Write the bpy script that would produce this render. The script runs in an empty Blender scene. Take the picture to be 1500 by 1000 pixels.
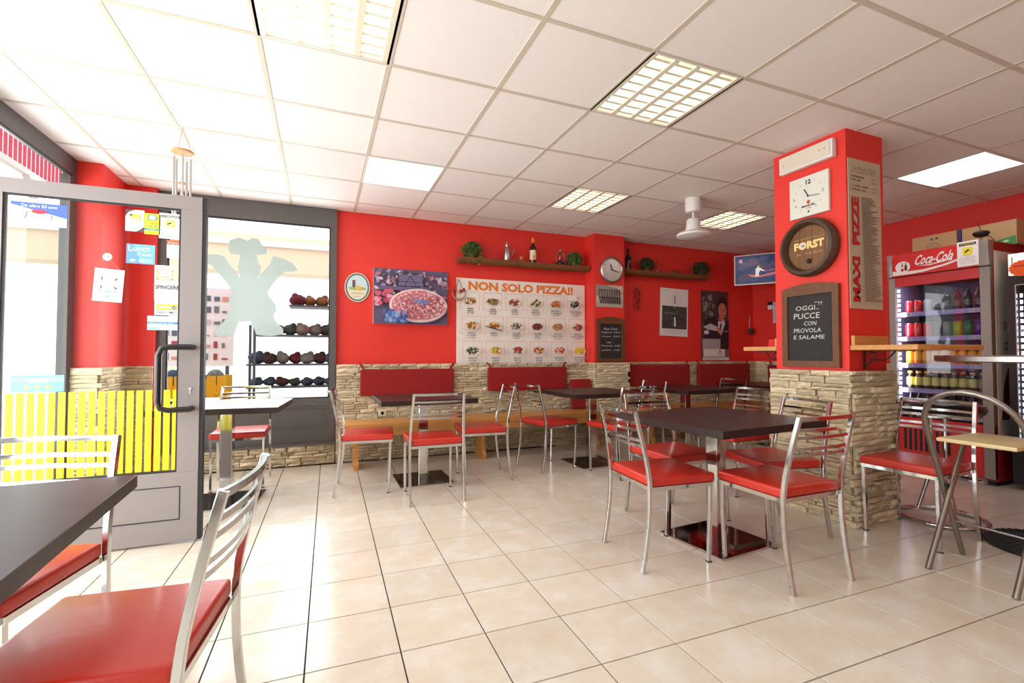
import bpy, bmesh, math, random
from mathutils import Vector, Matrix
random.seed(7)
S = bpy.context.scene
COL = S.collection
PI = math.pi

# ------------------------------------------------------------------ camera, world, lights, exposure
CAMH, CEIL = 1.105, 2.597
cam_d = bpy.data.cameras.new('camera'); cam = bpy.data.objects.new('camera', cam_d); COL.objects.link(cam)
cam_d.sensor_width = 36.0; cam_d.lens = 689.05 / 1500 * 36.0
cam_d.clip_start = 0.02
cam.location = (0, 0, CAMH)
cam.rotation_euler = (PI / 2 + 0.0266, 0.0, -0.3857)
S.camera = cam
w = bpy.data.worlds.new('sky'); S.world = w; w.use_nodes = True
bg = w.node_tree.nodes['Background']; bg.inputs[0].default_value = (0.93, 0.96, 1.0, 1); bg.inputs[1].default_value = 2.3
S.view_settings.view_transform = 'Standard'; S.view_settings.look = 'None'
S.view_settings.exposure = 0.0; S.view_settings.gamma = 1.0
S.view_settings.use_curve_mapping = False

def area(name, loc, rot, sx, sy, power, col=(1, 1, 1), parent=None, spread=PI):
    l = bpy.data.lights.new(name, 'AREA'); l.shape = 'RECTANGLE'; l.size = sx; l.size_y = sy
    l.energy = power; l.color = col; l.spread = spread
    o = bpy.data.objects.new(name, l); COL.objects.link(o); o.location = loc; o.rotation_euler = rot
    if parent: o.parent = parent
    return o
DAY = (0.95, 0.98, 1.0)
LAMP_W = 2.5
# daylight entering through the shop front (left) and the back left window
area('daylight_shop_front', (-1.95, 2.2, 1.35), (0, -PI / 2, 0), 2.2, 4.2, 165, DAY)
area('daylight_back_window', (-0.62, 5.45, 1.5), (-PI / 2, 0, 0), 1.4, 1.6, 48, DAY)

# ------------------------------------------------------------------ colour + materials
def lin(c):
    c = c / 255.0
    return c / 12.92 if c <= 0.04045 else ((c + 0.055) / 1.055) ** 2.4
def L(r, g, b): return (lin(r), lin(g), lin(b), 1.0)
MATS = {}
def mat(name, col, rough=0.5, metal=0.0, coat=0.0, emit=None, es=0.0, spec=0.5, noise=0.0, nscale=8.0, bump=0.0, bscale=60.0, rvar=0.0, stretch=(1, 1, 1)):
    m = bpy.data.materials.new(name); m.use_nodes = True
    nt = m.node_tree; p = nt.nodes['Principled BSDF']
    p.inputs['Base Color'].default_value = col; p.inputs['Roughness'].default_value = rough
    p.inputs['Metallic'].default_value = metal; p.inputs['Coat Weight'].default_value = coat
    p.inputs['Coat Roughness'].default_value = 0.08
    p.inputs['Specular IOR Level'].default_value = spec
    if emit: p.inputs['Emission Color'].default_value = emit; p.inputs['Emission Strength'].default_value = es
    last = None
    if noise or bump:
        tc = nt.nodes.new('ShaderNodeTexCoord'); mp = nt.nodes.new('ShaderNodeMapping')
        mp.inputs['Scale'].default_value = stretch
        nt.links.new(tc.outputs['Object'], mp.inputs[0])
    if noise:
        n = nt.nodes.new('ShaderNodeTexNoise'); n.inputs['Scale'].default_value = nscale; n.inputs['Detail'].default_value = 5
        nt.links.new(mp.outputs[0], n.inputs[0])
        h = nt.nodes.new('ShaderNodeHueSaturation'); h.inputs['Color'].default_value = col
        mr = nt.nodes.new('ShaderNodeMapRange'); mr.inputs[1].default_value = 0.3; mr.inputs[2].default_value = 0.7
        mr.inputs[3].default_value = 1 - noise; mr.inputs[4].default_value = 1 + noise
        nt.links.new(n.outputs[0], mr.inputs[0]); nt.links.new(mr.outputs[0], h.inputs['Value'])
        nt.links.new(h.outputs[0], p.inputs['Base Color']); last = h
    if rvar:
        oi = nt.nodes.new('ShaderNodeObjectInfo'); h2 = nt.nodes.new('ShaderNodeHueSaturation')
        h2.inputs['Color'].default_value = col
        if last: nt.links.new(last.outputs[0], h2.inputs['Color'])
        mr2 = nt.nodes.new('ShaderNodeMapRange'); mr2.inputs[3].default_value = 1 - rvar; mr2.inputs[4].default_value = 1 + rvar
        nt.links.new(oi.outputs['Random'], mr2.inputs[0]); nt.links.new(mr2.outputs[0], h2.inputs['Value'])
        nt.links.new(h2.outputs[0], p.inputs['Base Color'])
    if bump:
        n2 = nt.nodes.new('ShaderNodeTexNoise'); n2.inputs['Scale'].default_value = bscale; n2.inputs['Detail'].default_value = 4
        nt.links.new(mp.outputs[0], n2.inputs[0])
        b = nt.nodes.new('ShaderNodeBump'); b.inputs['Strength'].default_value = bump; b.inputs['Distance'].default_value = 0.01
        nt.links.new(n2.outputs[0], b.inputs['Height']); nt.links.new(b.outputs[0], p.inputs['Normal'])
    MATS[name] = m
    return m
M = {}
M['red'] = mat('red_wall_paint', (0.76, 0.030, 0.019, 1), 0.55, bump=0.05, bscale=25, noise=0.03, nscale=2)
M['white_wall'] = mat('white_wall_paint', L(225, 215, 205), 0.7)
M['tile_ceiling'] = mat('mineral_ceiling_tile', L(238, 231, 226), 0.9, bump=0.12, bscale=180, rvar=0.01)
M['grid'] = mat('ceiling_grid_metal', L(203, 190, 172), 0.5)
M['slab'] = mat('ceiling_void_grey', L(150, 145, 140), 0.9)
M['grout'] = mat('dark_floor_grout', L(58, 50, 46), 0.9)
M['stone'] = mat('split_sandstone', L(206, 188, 156), 0.85, noise=0.22, nscale=3.0, bump=0.5, bscale=9, rvar=0.2)
M['mortar'] = mat('stone_mortar', L(112, 92, 70), 0.95)
M['chrome'] = mat('polished_chrome', (0.62, 0.61, 0.60, 1), 0.09, 1.0)
M['steel'] = mat('satin_steel', L(150, 142, 135), 0.32, 0.9)
M['alu'] = mat('brushed_aluminium', L(190, 188, 184), 0.35, 1.0)
M['dark_chrome'] = mat('mirror_dark_base', (0.10, 0.085, 0.075, 1), 0.06, 1.0)
M['seat'] = mat('red_leatherette', (0.52, 0.024, 0.012, 1), 0.36, coat=0.1, bump=0.05, bscale=90)
M['fabric'] = mat('dark_red_fabric', (0.27, 0.006, 0.006, 1), 0.9, bump=0.1, bscale=140)
M['wenge'] = mat('dark_wenge_laminate', L(46, 31, 28), 0.40, coat=0.0, spec=0.3, noise=0.15, nscale=5, stretch=(1, 12, 1))
M['pine'] = mat('varnished_pine', L(205, 140, 70), 0.4, coat=0.2, noise=0.14, nscale=3, stretch=(2, 18, 18))
M['rustic'] = mat('rustic_log', L(120, 74, 34), 0.7, noise=0.3, nscale=5, stretch=(3, 14, 14), bump=0.4, bscale=12)
M['beige'] = mat('beige_laminate', L(214, 190, 140), 0.4, noise=0.05, nscale=9)
M['frame_grey'] = mat('anthracite_aluminium', L(88, 82, 80), 0.45, bump=0.03, bscale=200)
M['door_grey'] = mat('grey_door_aluminium', L(140, 130, 127), 0.45, bump=0.03, bscale=200)
M['gasket'] = mat('black_rubber_gasket', L(30, 28, 32), 0.6)
M['black'] = mat('black_plastic', L(22, 20, 22), 0.3, coat=0.2)
M['black_matt'] = mat('black_cast_iron', L(30, 27, 26), 0.55)
M['white'] = mat('white_plastic', L(228, 224, 218), 0.4)
M['cream'] = mat('cream_plastic', L(222, 210, 190), 0.45)
M['brown'] = mat('brown_stained_frame', L(105, 62, 32), 0.55, noise=0.2, nscale=6, stretch=(10, 10, 1.5))
M['barrel'] = mat('barrel_rim_brown', L(74, 52, 36), 0.6, noise=0.2, nscale=6)
M['barrel_in'] = mat('barrel_head_wood', L(122, 80, 44), 0.6, noise=0.25, nscale=4, stretch=(1, 10, 1))
M['slate'] = mat('blackboard_slate', L(42, 38, 38), 0.75, noise=0.15, nscale=6)
M['card'] = mat('cardboard', L(196, 158, 112), 0.8)
M['fr_red'] = mat('fridge_red', (0.62, 0.012, 0.012, 1), 0.35, coat=0.3)
M['fr_red_dk'] = mat('fridge_dark_red', (0.32, 0.008, 0.008, 1), 0.4)
M['fr_silver'] = mat('fridge_silver', L(150, 142, 136), 0.4, 0.5)
M['fr_side'] = mat('fridge_side_beige', L(226, 212, 198), 0.5)
M['fr_in'] = mat('fridge_inside', L(74, 66, 88), 0.6); M['fr_rail'] = mat('fridge_price_rail', L(160, 146, 200), 0.5)
M['led'] = mat('fridge_led', (1, 1, 1, 1), 0.5, emit=(0.86, 0.88, 1, 1), es=3.5)
M['tube'] = mat('fluorescent_tube', (1, 1, 1, 1), 0.5, emit=(1, 0.98, 0.93, 1), es=6.0)
M['diffuser'] = mat('opal_light_panel', (1, 1, 1, 1), 0.5, emit=(1, 0.99, 0.97, 1), es=2.2)
M['louvre'] = mat('cream_louvre', L(238, 232, 208), 0.3, 0.1)
M['header_glow'] = mat('lit_header_panel', (1, 1, 1, 1), 0.5, emit=L(235, 230, 190), es=0.9)
M['green'] = mat('leaf_green', L(70, 98, 38), 0.6, noise=0.35, nscale=30)
M['green_dk'] = mat('dark_leaf_green', L(50, 62, 30), 0.7, noise=0.35, nscale=30)
M['terracotta'] = mat('terracotta', L(150, 88, 58), 0.8)
M['chili'] = mat('dried_chili_red', L(150, 22, 18), 0.35)
M['string'] = mat('twine', L(170, 140, 105), 0.8)
M['wood_lt'] = mat('light_wood', L(205, 150, 92), 0.5)
M['yellow_film'] = mat('yellow_window_film', L(250, 228, 10), 0.4, emit=None)
M['pavement'] = mat('pale_pavement', L(205, 200, 195), 0.8, noise=0.05)
M['ext_white'] = mat('white_render', L(238, 236, 232), 0.8)
M['ext_beige'] = mat('beige_render', L(232, 212, 184), 0.8)
M['ext_dark'] = mat('grey_metal_rack', L(75, 85, 92), 0.5)
M['awn_red'] = mat('awning_red', L(190, 40, 70), 0.7)
M['mint'] = mat('mint_shutter', L(150, 215, 195), 0.6)
M['yellow'] = mat('yellow_crate', L(235, 195, 30), 0.5)
for nm, c in dict(k1=(96, 30, 40), k2=(120, 78, 40), k3=(60, 70, 62), k4=(130, 118, 104), k5=(70, 46, 42), k6=(60, 80, 100), k7=(112, 120, 112), k8=(180, 150, 120)).items():
    M[nm] = mat('knit_' + nm, L(*c), 0.9, noise=0.3, nscale=25)

def floor_mat():
    m = mat('beige_ceramic_tile', L(222, 202, 180), 0.22, rvar=0.035)
    nt = m.node_tree; p = nt.nodes['Principled BSDF']
    p.inputs['Specular IOR Level'].default_value = 0.45
    tc = nt.nodes.new('ShaderNodeNewGeometry')
    n1 = nt.nodes.new('ShaderNodeTexNoise'); n1.inputs['Scale'].default_value = 5; n1.inputs['Detail'].default_value = 8; n1.inputs['Roughness'].default_value = 0.65
    nt.links.new(tc.outputs['Position'], n1.inputs[0])
    cr = nt.nodes.new('ShaderNodeValToRGB'); e = cr.color_ramp.elements
    e[0].position = 0.3; e[0].color = L(211, 196, 175); e[1].position = 0.62; e[1].color = L(220, 214, 204)
    x = cr.color_ramp.elements.new(0.5); x.color = L(216, 205, 189)
    nt.links.new(n1.outputs[0], cr.inputs[0])
    h = [n for n in nt.nodes if n.type == 'HUE_SAT'][0]
    nt.links.new(cr.outputs[0], h.inputs['Color'])
    n2 = nt.nodes.new('ShaderNodeTexNoise'); n2.inputs['Scale'].default_value = 9
    nt.links.new(tc.outputs['Position'], n2.inputs[0])
    mr = nt.nodes.new('ShaderNodeMapRange'); mr.inputs[3].default_value = 0.12; mr.inputs[4].default_value = 0.26
    nt.links.new(n2.outputs[0], mr.inputs[0]); nt.links.new(mr.outputs[0], p.inputs['Roughness'])
    return m
M['floor'] = floor_mat()

def glass_mat(name, tint=(1, 1, 1, 1), refl=0.12):
    m = bpy.data.materials.new(name); m.use_nodes = True; nt = m.node_tree
    for n in list(nt.nodes): nt.nodes.remove(n)
    o = nt.nodes.new('ShaderNodeOutputMaterial'); mx = nt.nodes.new('ShaderNodeMixShader')
    t = nt.nodes.new('ShaderNodeBsdfTransparent'); g = nt.nodes.new('ShaderNodeBsdfGlossy')
    lw = nt.nodes.new('ShaderNodeLayerWeight'); lw.inputs[0].default_value = refl
    t.inputs[0].default_value = tint; g.inputs['Roughness'].default_value = 0.02
    ge = nt.nodes.new('ShaderNodeNewGeometry'); su = nt.nodes.new('ShaderNodeMath'); su.operation = 'SUBTRACT'; su.inputs[0].default_value = 1.0
    mu = nt.nodes.new('ShaderNodeMath'); mu.operation = 'MULTIPLY'
    nt.links.new(ge.outputs['Backfacing'], su.inputs[1]); nt.links.new(su.outputs[0], mu.inputs[0]); nt.links.new(lw.outputs['Fresnel'], mu.inputs[1])
    nt.links.new(mu.outputs[0], mx.inputs[0]); nt.links.new(t.outputs[0], mx.inputs[1]); nt.links.new(g.outputs[0], mx.inputs[2])
    nt.links.new(mx.outputs[0], o.inputs[0]); MATS[name] = m
    return m
M['glass'] = glass_mat('clear_glass', (0.97, 0.985, 0.98, 1), 0.12)
M['glass_fr'] = glass_mat('fridge_glass', (0.9, 0.92, 0.95, 1), 0.35)
M['glass_obj'] = glass_mat('glassware', (0.85, 0.9, 0.9, 1), 0.4)
def frost_mat():
    m = bpy.data.materials.new('frosted_film'); m.use_nodes = True; nt = m.node_tree
    for n in list(nt.nodes): nt.nodes.remove(n)
    o = nt.nodes.new('ShaderNodeOutputMaterial'); mx = nt.nodes.new('ShaderNodeMixShader'); mx2 = nt.nodes.new('ShaderNodeMixShader')
    t = nt.nodes.new('ShaderNodeBsdfTransparent'); d = nt.nodes.new('ShaderNodeBsdfDiffuse'); tr = nt.nodes.new('ShaderNodeBsdfTranslucent')
    d.inputs[0].default_value = L(186, 193, 188); tr.inputs[0].default_value = L(138, 146, 141)
    mx2.inputs[0].default_value = 0.5; mx.inputs[0].default_value = 0.82
    nt.links.new(d.outputs[0], mx2.inputs[1]); nt.links.new(tr.outputs[0], mx2.inputs[2])
    nt.links.new(t.outputs[0], mx.inputs[1]); nt.links.new(mx2.outputs[0], mx.inputs[2]); nt.links.new(mx.outputs[0], o.inputs[0])
    return m
M['frost'] = frost_mat()
def print_mat(name='printed_sheet', es=0.0, rough=0.5):
    m = bpy.data.materials.new(name); m.use_nodes = True; nt = m.node_tree; p = nt.nodes['Principled BSDF']
    a = nt.nodes.new('ShaderNodeAttribute'); a.attribute_name = 'Col'
    nt.links.new(a.outputs['Color'], p.inputs['Base Color']); p.inputs['Roughness'].default_value = rough
    if es:
        nt.links.new(a.outputs['Color'], p.inputs['Emission Color']); p.inputs['Emission Strength'].default_value = es
        p.inputs['Base Color'].default_value = (0, 0, 0, 1)
    return m
M['print'] = print_mat(); M['screen'] = print_mat('television_screen', 0.4, 0.2); M['gloss_print'] = print_mat('glossy_print', 0, 0.25)

# ------------------------------------------------------------------ geometry helpers
class G:
    """collects polygons; obj() links them as one mesh object"""
    def __init__(s): s.v = []; s.f = []; s.c = []; s.cur = None
    def add(s, vs, fs, col=None):
        n = len(s.v); s.v += [tuple(p) for p in vs]; s.f += [tuple(i + n for i in f) for f in fs]
        s.c += [col or s.cur or (1, 1, 1, 1)] * len(fs); return s
    def box(s, x0, x1, y0, y1, z0, z1, mtx=None, bev=0.0, seg=2):
        if bev:
            bm = bmesh.new(); bmesh.ops.create_cube(bm, size=1)
            for v in bm.verts: v.co = Vector(((x0 + x1) / 2 + v.co.x * (x1 - x0), (y0 + y1) / 2 + v.co.y * (y1 - y0), (z0 + z1) / 2 + v.co.z * (z1 - z0)))
            bmesh.ops.bevel(bm, geom=bm.edges[:], offset=bev, segments=seg, affect='EDGES', profile=0.6)
            bm.verts.ensure_lookup_table()
            vs = [v.co.copy() for v in bm.verts]; fs = [[v.index for v in f.verts] for f in bm.faces]; bm.free()
        else:
            vs = [Vector(p) for p in ((x0, y0, z0), (x1, y0, z0), (x1, y1, z0), (x0, y1, z0), (x0, y0, z1), (x1, y0, z1), (x1, y1, z1), (x0, y1, z1))]
            fs = [(3, 2, 1, 0), (4, 5, 6, 7), (0, 1, 5, 4), (1, 2, 6, 5), (2, 3, 7, 6), (3, 0, 4, 7)]
        if mtx is not None: vs = [mtx @ v for v in vs]
        return s.add(vs, fs)
    def sweep(s, pts, prof, closed=False, up=None):
        pts = [Vector(p) for p in pts]; n = len(pts); m = len(prof); vs = []; fs = []
        ref = Vector(up) if up else None
        for i, p in enumerate(pts):
            a = pts[(i - 1) % n] if (closed or i > 0) else p; b = pts[(i + 1) % n] if (closed or i < n - 1) else p
            t = (b - a).normalized()
            if ref is None:
                ref = Vector((0, 0, 1)) if abs(t.z) < 0.9 else Vector((0, 1, 0))
            u = (ref - t * ref.dot(t)).normalized(); w_ = t.cross(u)
            if up is None: ref = u
            k = 1.0
            if 0 < i < n - 1 or closed:
                c = (p - a).normalized().dot((b - p).normalized()) if (p - a).length and (b - p).length else 1
                k = 1 / max(0.6, math.sqrt(max(0.0, (1 + c) / 2)))
            for (px, py) in prof: vs.append(p + w_ * px * 1.0 + u * py * k if False else p + w_ * px + u * py)
        for i in range(n if closed else n - 1):
            for j in range(m):
                a = i * m + j; b = i * m + (j + 1) % m; c = ((i + 1) % n) * m + (j + 1) % m; d = ((i + 1) % n) * m + j
                fs.append((a, b, c, d))
        if not closed: fs.append(tuple(reversed(range(m)))); fs.append(tuple((n - 1) * m + j for j in range(m)))
        return s.add(vs, fs)
    def tube(s, pts, r, n=8, closed=False): return s.sweep(pts, [(r * math.cos(2 * PI * k / n), r * math.sin(2 * PI * k / n)) for k in range(n)], closed)
    def bar(s, pts, a, b, up=None): return s.sweep(pts, [(-a / 2, -b / 2), (a / 2, -b / 2), (a / 2, b / 2), (-a / 2, b / 2)], False, up)
    def lathe(s, prof, n=20, c=(0, 0, 0), mtx=None):
        vs = []; fs = []; m = len(prof)
        for (r, z) in prof:
            for k in range(n):
                a = 2 * PI * k / n; vs.append(Vector((c[0] + r * math.cos(a), c[1] + r * math.sin(a), c[2] + z)))
        for i in range(m - 1):
            for k in range(n): fs.append((i * n + k, i * n + (k + 1) % n, (i + 1) * n + (k + 1) % n, (i + 1) * n + k))
        if prof[0][0] > 1e-5: fs.append(tuple(reversed(range(n))))
        if prof[-1][0] > 1e-5: fs.append(tuple((m - 1) * n + k for k in range(n)))
        if mtx is not None: vs = [mtx @ v for v in vs]
        return s.add(vs, fs)
    def prism(s, poly, d0, d1, plane='xz'):
        def P(p, d): return {'xz': (p[0], d, p[1]), 'yz': (d, p[0], p[1]), 'xy': (p[0], p[1], d)}[plane]
        n = len(poly); vs = [P(p, d0) for p in poly] + [P(p, d1) for p in poly]
        fs = [tuple(range(n)), tuple(reversed(range(n, 2 * n)))] + [(i, n + i, n + (i + 1) % n, (i + 1) % n) for i in range(n)]
        return s.add(vs, fs)
    def ring(s, outer, inner, d0, d1, plane='xz'):
        """frame between two outlines with equal point counts"""
        def P(p, d): return {'xz': (p[0], d, p[1]), 'yz': (d, p[0], p[1]), 'xy': (p[0], p[1], d)}[plane]
        n = len(outer); vs = [P(p, d) for d in (d0, d1) for o in (outer, inner) for p in o]; fs = []
        for i in range(n):
            j = (i + 1) % n
            fs += [(i, j, n + j, n + i), (2 * n + j, 2 * n + i, 3 * n + i, 3 * n + j), (j, i, 2 * n + i, 2 * n + j), (n + i, n + j, 3 * n + j, 3 * n + i)]
        return s.add(vs, fs)
    def blob(s, c, r, n=8, m=5, jit=0.0):
        vs = [Vector((c[0], c[1], c[2] - r[2]))]; fs = []
        for i in range(1, m):
            th = PI * i / m
            for k in range(n):
                a = 2 * PI * k / n; j = 1 + random.uniform(-jit, jit)
                vs.append(Vector((c[0] + r[0] * math.sin(th) * math.cos(a) * j, c[1] + r[1] * math.sin(th) * math.sin(a) * j, c[2] - r[2] * math.cos(th) * j)))
        vs.append(Vector((c[0], c[1], c[2] + r[2])))
        for k in range(n): fs.append((0, 1 + (k + 1) % n, 1 + k)); fs.append((len(vs) - 1, 1 + (m - 2) * n + k, 1 + (m - 2) * n + (k + 1) % n))
        for i in range(m - 2):
            for k in range(n):
                fs.append((1 + i * n + k, 1 + i * n + (k + 1) % n, 1 + (i + 1) * n + (k + 1) % n, 1 + (i + 1) * n + k))
        return s.add(vs, fs)
    def mesh(s, name, m, smooth=None, colors=False):
        me = bpy.data.meshes.new(name); me.from_pydata(s.v, [], s.f); me.update()
        if colors:
            a = me.color_attributes.new('Col', 'FLOAT_COLOR', 'CORNER'); i = 0; buf = []
            for f, c in zip(s.f, s.c): buf += list(c) * len(f)
            a.data.foreach_set('color', buf)
        else:
            bm = bmesh.new(); bm.from_mesh(me); bmesh.ops.recalc_face_normals(bm, faces=bm.faces); bm.to_mesh(me); bm.free()
        if m: me.materials.append(m)
        if smooth:
            me.polygons.foreach_set('use_smooth', [True] * len(me.polygons)); me.set_sharp_from_angle(angle=math.radians(smooth))
        return me
    def obj(s, name, m, parent=None, smooth=None, colors=False, label=None):
        o = bpy.data.objects.new(name, s.mesh(name, m, smooth, colors)); COL.objects.link(o)
        if parent: o.parent = parent
        if label: o['label'] = label
        return o
def thing(name, label, cat, loc=(0, 0, 0), rz=0.0, group=None):
    o = bpy.data.objects.new(name, None); COL.objects.link(o); o.empty_display_size = 0.05
    o.location = loc; o.rotation_euler = (0, 0, rz); o['label'] = label; o['category'] = cat
    if group: o['group'] = group
    return o
def tag(o, label, cat, group=None):
    o['label'] = label; o['category'] = cat
    if group: o['group'] = group
    return o
def struct(o, label=None, cat=None):
    o['kind'] = 'structure'
    if label: o['label'] = label
    if cat: o['category'] = cat
    return o
def kids(o): return [c for c in o.children]
def dup(o, loc=None, rz=None, label=None, group=None, parent=None):
    c = o.copy(); COL.objects.link(c)
    if parent: c.parent = parent
    if loc is not None: c.location = loc
    if rz is not None: c.rotation_euler = (0, 0, rz)
    if label: c['label'] = label
    if group: c['group'] = group
    for k in kids(o): dup(k, parent=c)
    return c

# ------------------------------------------------------------------ printed sheets
_tc = {}
def text_geo(s, bold=0.0):
    if (s, bold) in _tc: return _tc[(s, bold)]
    cu = bpy.data.curves.new('t', 'FONT'); cu.body = s; cu.resolution_u = 2; cu.offset = bold
    o = bpy.data.objects.new('t', cu); me = o.to_mesh()
    vs = [(v.co.x, v.co.y) for v in me.vertices]; fs = [tuple(p.vertices) for p in me.polygons]
    o.to_mesh_clear(); bpy.data.objects.remove(o); bpy.data.curves.remove(cu)
    x0 = min(v[0] for v in vs); x1 = max(v[0] for v in vs); y0 = min(v[1] for v in vs); y1 = max(v[1] for v in vs)
    _tc[(s, bold)] = ([(x - x0, y - y0) for x, y in vs], fs, x1 - x0, y1 - y0)
    return _tc[(s, bold)]
class Sheet:
    """a flat printed sheet in local XZ facing -Y, origin at its lower left corner"""
    def __init__(s, W, H, col, th=0.004):
        s.W = W; s.H = H; s.g = G(); s.k = 0; s.g.cur = L(*col); s.g.box(0, W, 0, th, 0, H)
    def lay(s): s.k += 1; return -0.0005 * (1 + s.k * 0.5)
    def poly(s, pts, col, y=None):
        y = s.lay() if y is None else y
        s.g.add([(p[0], y, p[1]) for p in pts], [tuple(range(len(pts)))], L(*col))
    def rect(s, x0, z0, x1, z1, col): s.poly([(x0, z0), (x1, z0), (x1, z1), (x0, z1)], col)
    def frame(s, x0, z0, x1, z1, t, col):
        y = s.lay()
        for a in ((x0, z0, x1, z0 + t), (x0, z1 - t, x1, z1), (x0, z0, x0 + t, z1), (x1 - t, z0, x1, z1)):
            s.poly([(a[0], a[1]), (a[2], a[1]), (a[2], a[3]), (a[0], a[3])], col, y)
    def ell(s, cx, cz, rx, rz, col, n=18, rot=0.0, jit=0.0, y=None):
        c_, s_ = math.cos(rot), math.sin(rot); pts = []
        for k in range(n):
            a = 2 * PI * k / n; j = 1 + random.uniform(-jit, jit); x = rx * math.cos(a) * j; z = rz * math.sin(a) * j
            pts.append((cx + x * c_ - z * s_, cz + x * s_ + z * c_))
        s.poly(pts, col, y)
    def line(s, x0, z0, x1, z1, t, col):
        d = math.hypot(x1 - x0, z1 - z0) or 1; nx = -(z1 - z0) / d * t / 2; nz = (x1 - x0) / d * t / 2
        s.poly([(x0 + nx, z0 + nz), (x0 - nx, z0 - nz), (x1 - nx, z1 - nz), (x1 + nx, z1 + nz)], col)
    def text(s, t, x, z, h, col, w=None, bold=0.0, shear=0.0, rot=0.0, align='l', arc=0.0):
        vs, fs, tw, th = text_geo(t, bold); k = h / th; kx = (w / tw) if w else k; y = s.lay()
        off = {'l': 0, 'c': -tw * kx / 2, 'r': -tw * kx}[align]; c_, s_ = math.cos(rot), math.sin(rot); out = []
        for (a, b) in vs:
            px = a * kx + off + b * k * shear; pz = b * k + arc * (px / (tw * kx)) ** 2 * 0
            out.append((x + px * c_ - pz * s_, y, z + px * s_ + pz * c_))
        s.g.add(out, fs, L(*col))
    def obj(s, name, loc=(0, 0, 0), rz=0.0, parent=None, m='print', tilt=0.0):
        o = s.g.obj(name, M[m], parent, colors=True); o.location = loc; o.rotation_euler = (0, tilt, rz)
        return o
def scrib(sh, x, z, w, h, col, t=0.003, n=None):
    """illegible small print: a run of short strokes"""
    n = n or max(3, int(w / (h * 0.9))); st = w / n; y = sh.lay()
    for k in range(n):
        if random.random() < 0.12: continue
        a = x + k * st; hh = h * random.uniform(0.65, 1)
        for (p, q) in (((a, z), (a + st * 0.25, z + hh)), ((a + st * 0.45, z), (a + st * 0.7, z + hh * random.uniform(0.5, 1)))):
            sh.poly([(p[0], p[1]), (q[0], p[1]), (q[0], q[1]), (p[0], q[1])], col, y)

# ------------------------------------------------------------------ room shell
XL, XR, YB, YF = -1.78, 6.04, 5.20, -2.9
# floor tiles
fl = G().box(-2.2, 6.3, -3.1, 5.5, -0.12, -0.006).obj('floor', M['grout']); struct(fl)
ts = 0.3289; ang = -0.015; ca, sa = math.cos(ang), math.sin(ang)
tm = G(); bm = bmesh.new(); bmesh.ops.create_cube(bm, size=1)
for v in bm.verts: v.co = Vector((v.co.x * (ts - 0.0055), v.co.y * (ts - 0.0055), -0.006 + v.co.z * 0.012))
bmesh.ops.bevel(bm, geom=[e for e in bm.edges if all(v.co.z > -0.001 for v in e.verts)], offset=0.0008, segments=1, affect='EDGES')
tile_me = bpy.data.meshes.new('floor_tile'); bm.to_mesh(tile_me); bm.free(); tile_me.materials.append(M['floor'])
tiles = []
cyw, syw = math.cos(0.3857), math.sin(0.3857)
for i in range(-8, 22):
    for j in range(-16, 12):
        u, v = (i + 0.5) * ts, (j + 0.5) * ts
        x = -0.0424 + ca * u - sa * v; y = 1.8058 + sa * u + ca * v
        if not (XL - 0.1 < x < XR + 0.06 and YF - 0.05 < y < 5.22): continue
        d = x * syw + y * cyw; l = x * cyw - y * syw
        vis = d > 0.9 and abs(l / d) < 1.2
        tiles.append((0 if vis else 1, d if vis else -d, x, y))
tiles.sort()
rest = G()
for n, (a, d, x, y) in enumerate(tiles):
    if n < 300:
        o = bpy.data.objects.new('floor_tile', tile_me); COL.objects.link(o); o.parent = fl
        o.location = (x, y, 0.0); o.rotation_euler = (0, 0, ang)
    else:
        mt = Matrix.Translation((x, y, 0)) @ Matrix.Rotation(ang, 4, 'Z')
        rest.box(-ts / 2 + 0.002, ts / 2 - 0.002, -ts / 2 + 0.002, ts / 2 - 0.002, -0.012, 0, mt)
o = rest.obj('floor_tiling', M['floor'], fl); o['kind'] = 'stuff'

# ceiling
ce = G().box(-2.0, 6.3, -3.1, 5.4, CEIL + 0.15, CEIL + 0.22).obj('ceiling', M['slab']); struct(ce)
GX = lambda c: 0.6 * c - 0.8893
GY = lambda r: 0.6 * r + 2.4542
LIGHTS = {(1, -1): 'louvre', (4, -1): 'louvre', (2, 2): 'flat', (5, 2): 'louvre', (8, 2): 'louvre', (9, -1): 'flat', (1, -4): 'louvre', (4, -4): 'louvre', (7, -4): 'louvre', (7, -7): 'louvre', (3, -7): 'louvre'}
def clipbox(x0, x1, y0, y1): return max(x0, XL), min(x1, XR), max(y0, YF), min(y1, YB)
full = G().box(0.011, 0.589, 0.011, 0.589, CEIL + 0.003, CEIL + 0.018).mesh('ceiling_tile', M['tile_ceiling'])
grid = G()
for c in range(-2, 12):
    for r in range(-9, 5):
        x0, x1, y0, y1 = clipbox(GX(c), GX(c + 1), GY(r), GY(r + 1))
        if x1 - x0 < 0.03 or y1 - y0 < 0.03: continue
        if (c, r) in LIGHTS: continue
        if x1 - x0 > 0.59 and y1 - y0 > 0.59:
            o = bpy.data.objects.new('ceiling_tile', full); COL.objects.link(o); o.location = (GX(c), GY(r), 0)
        else:
            o = G().box(x0 + 0.011, x1 - 0.011, y0 + 0.011, y1 - 0.011, CEIL + 0.003, CEIL + 0.018).obj('ceiling_tile', M['tile_ceiling'])
        o.parent = ce
for c in range(-1, 12):
    g = G().box(GX(c) - 0.012, GX(c) + 0.012, YF, YB, CEIL, CEIL + 0.004); g.box(GX(c) - 0.002, GX(c) + 0.002, YF, YB, CEIL + 0.004, CEIL + 0.035)
    g.obj('ceiling_grid_bar', M['grid'], ce)
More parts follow.
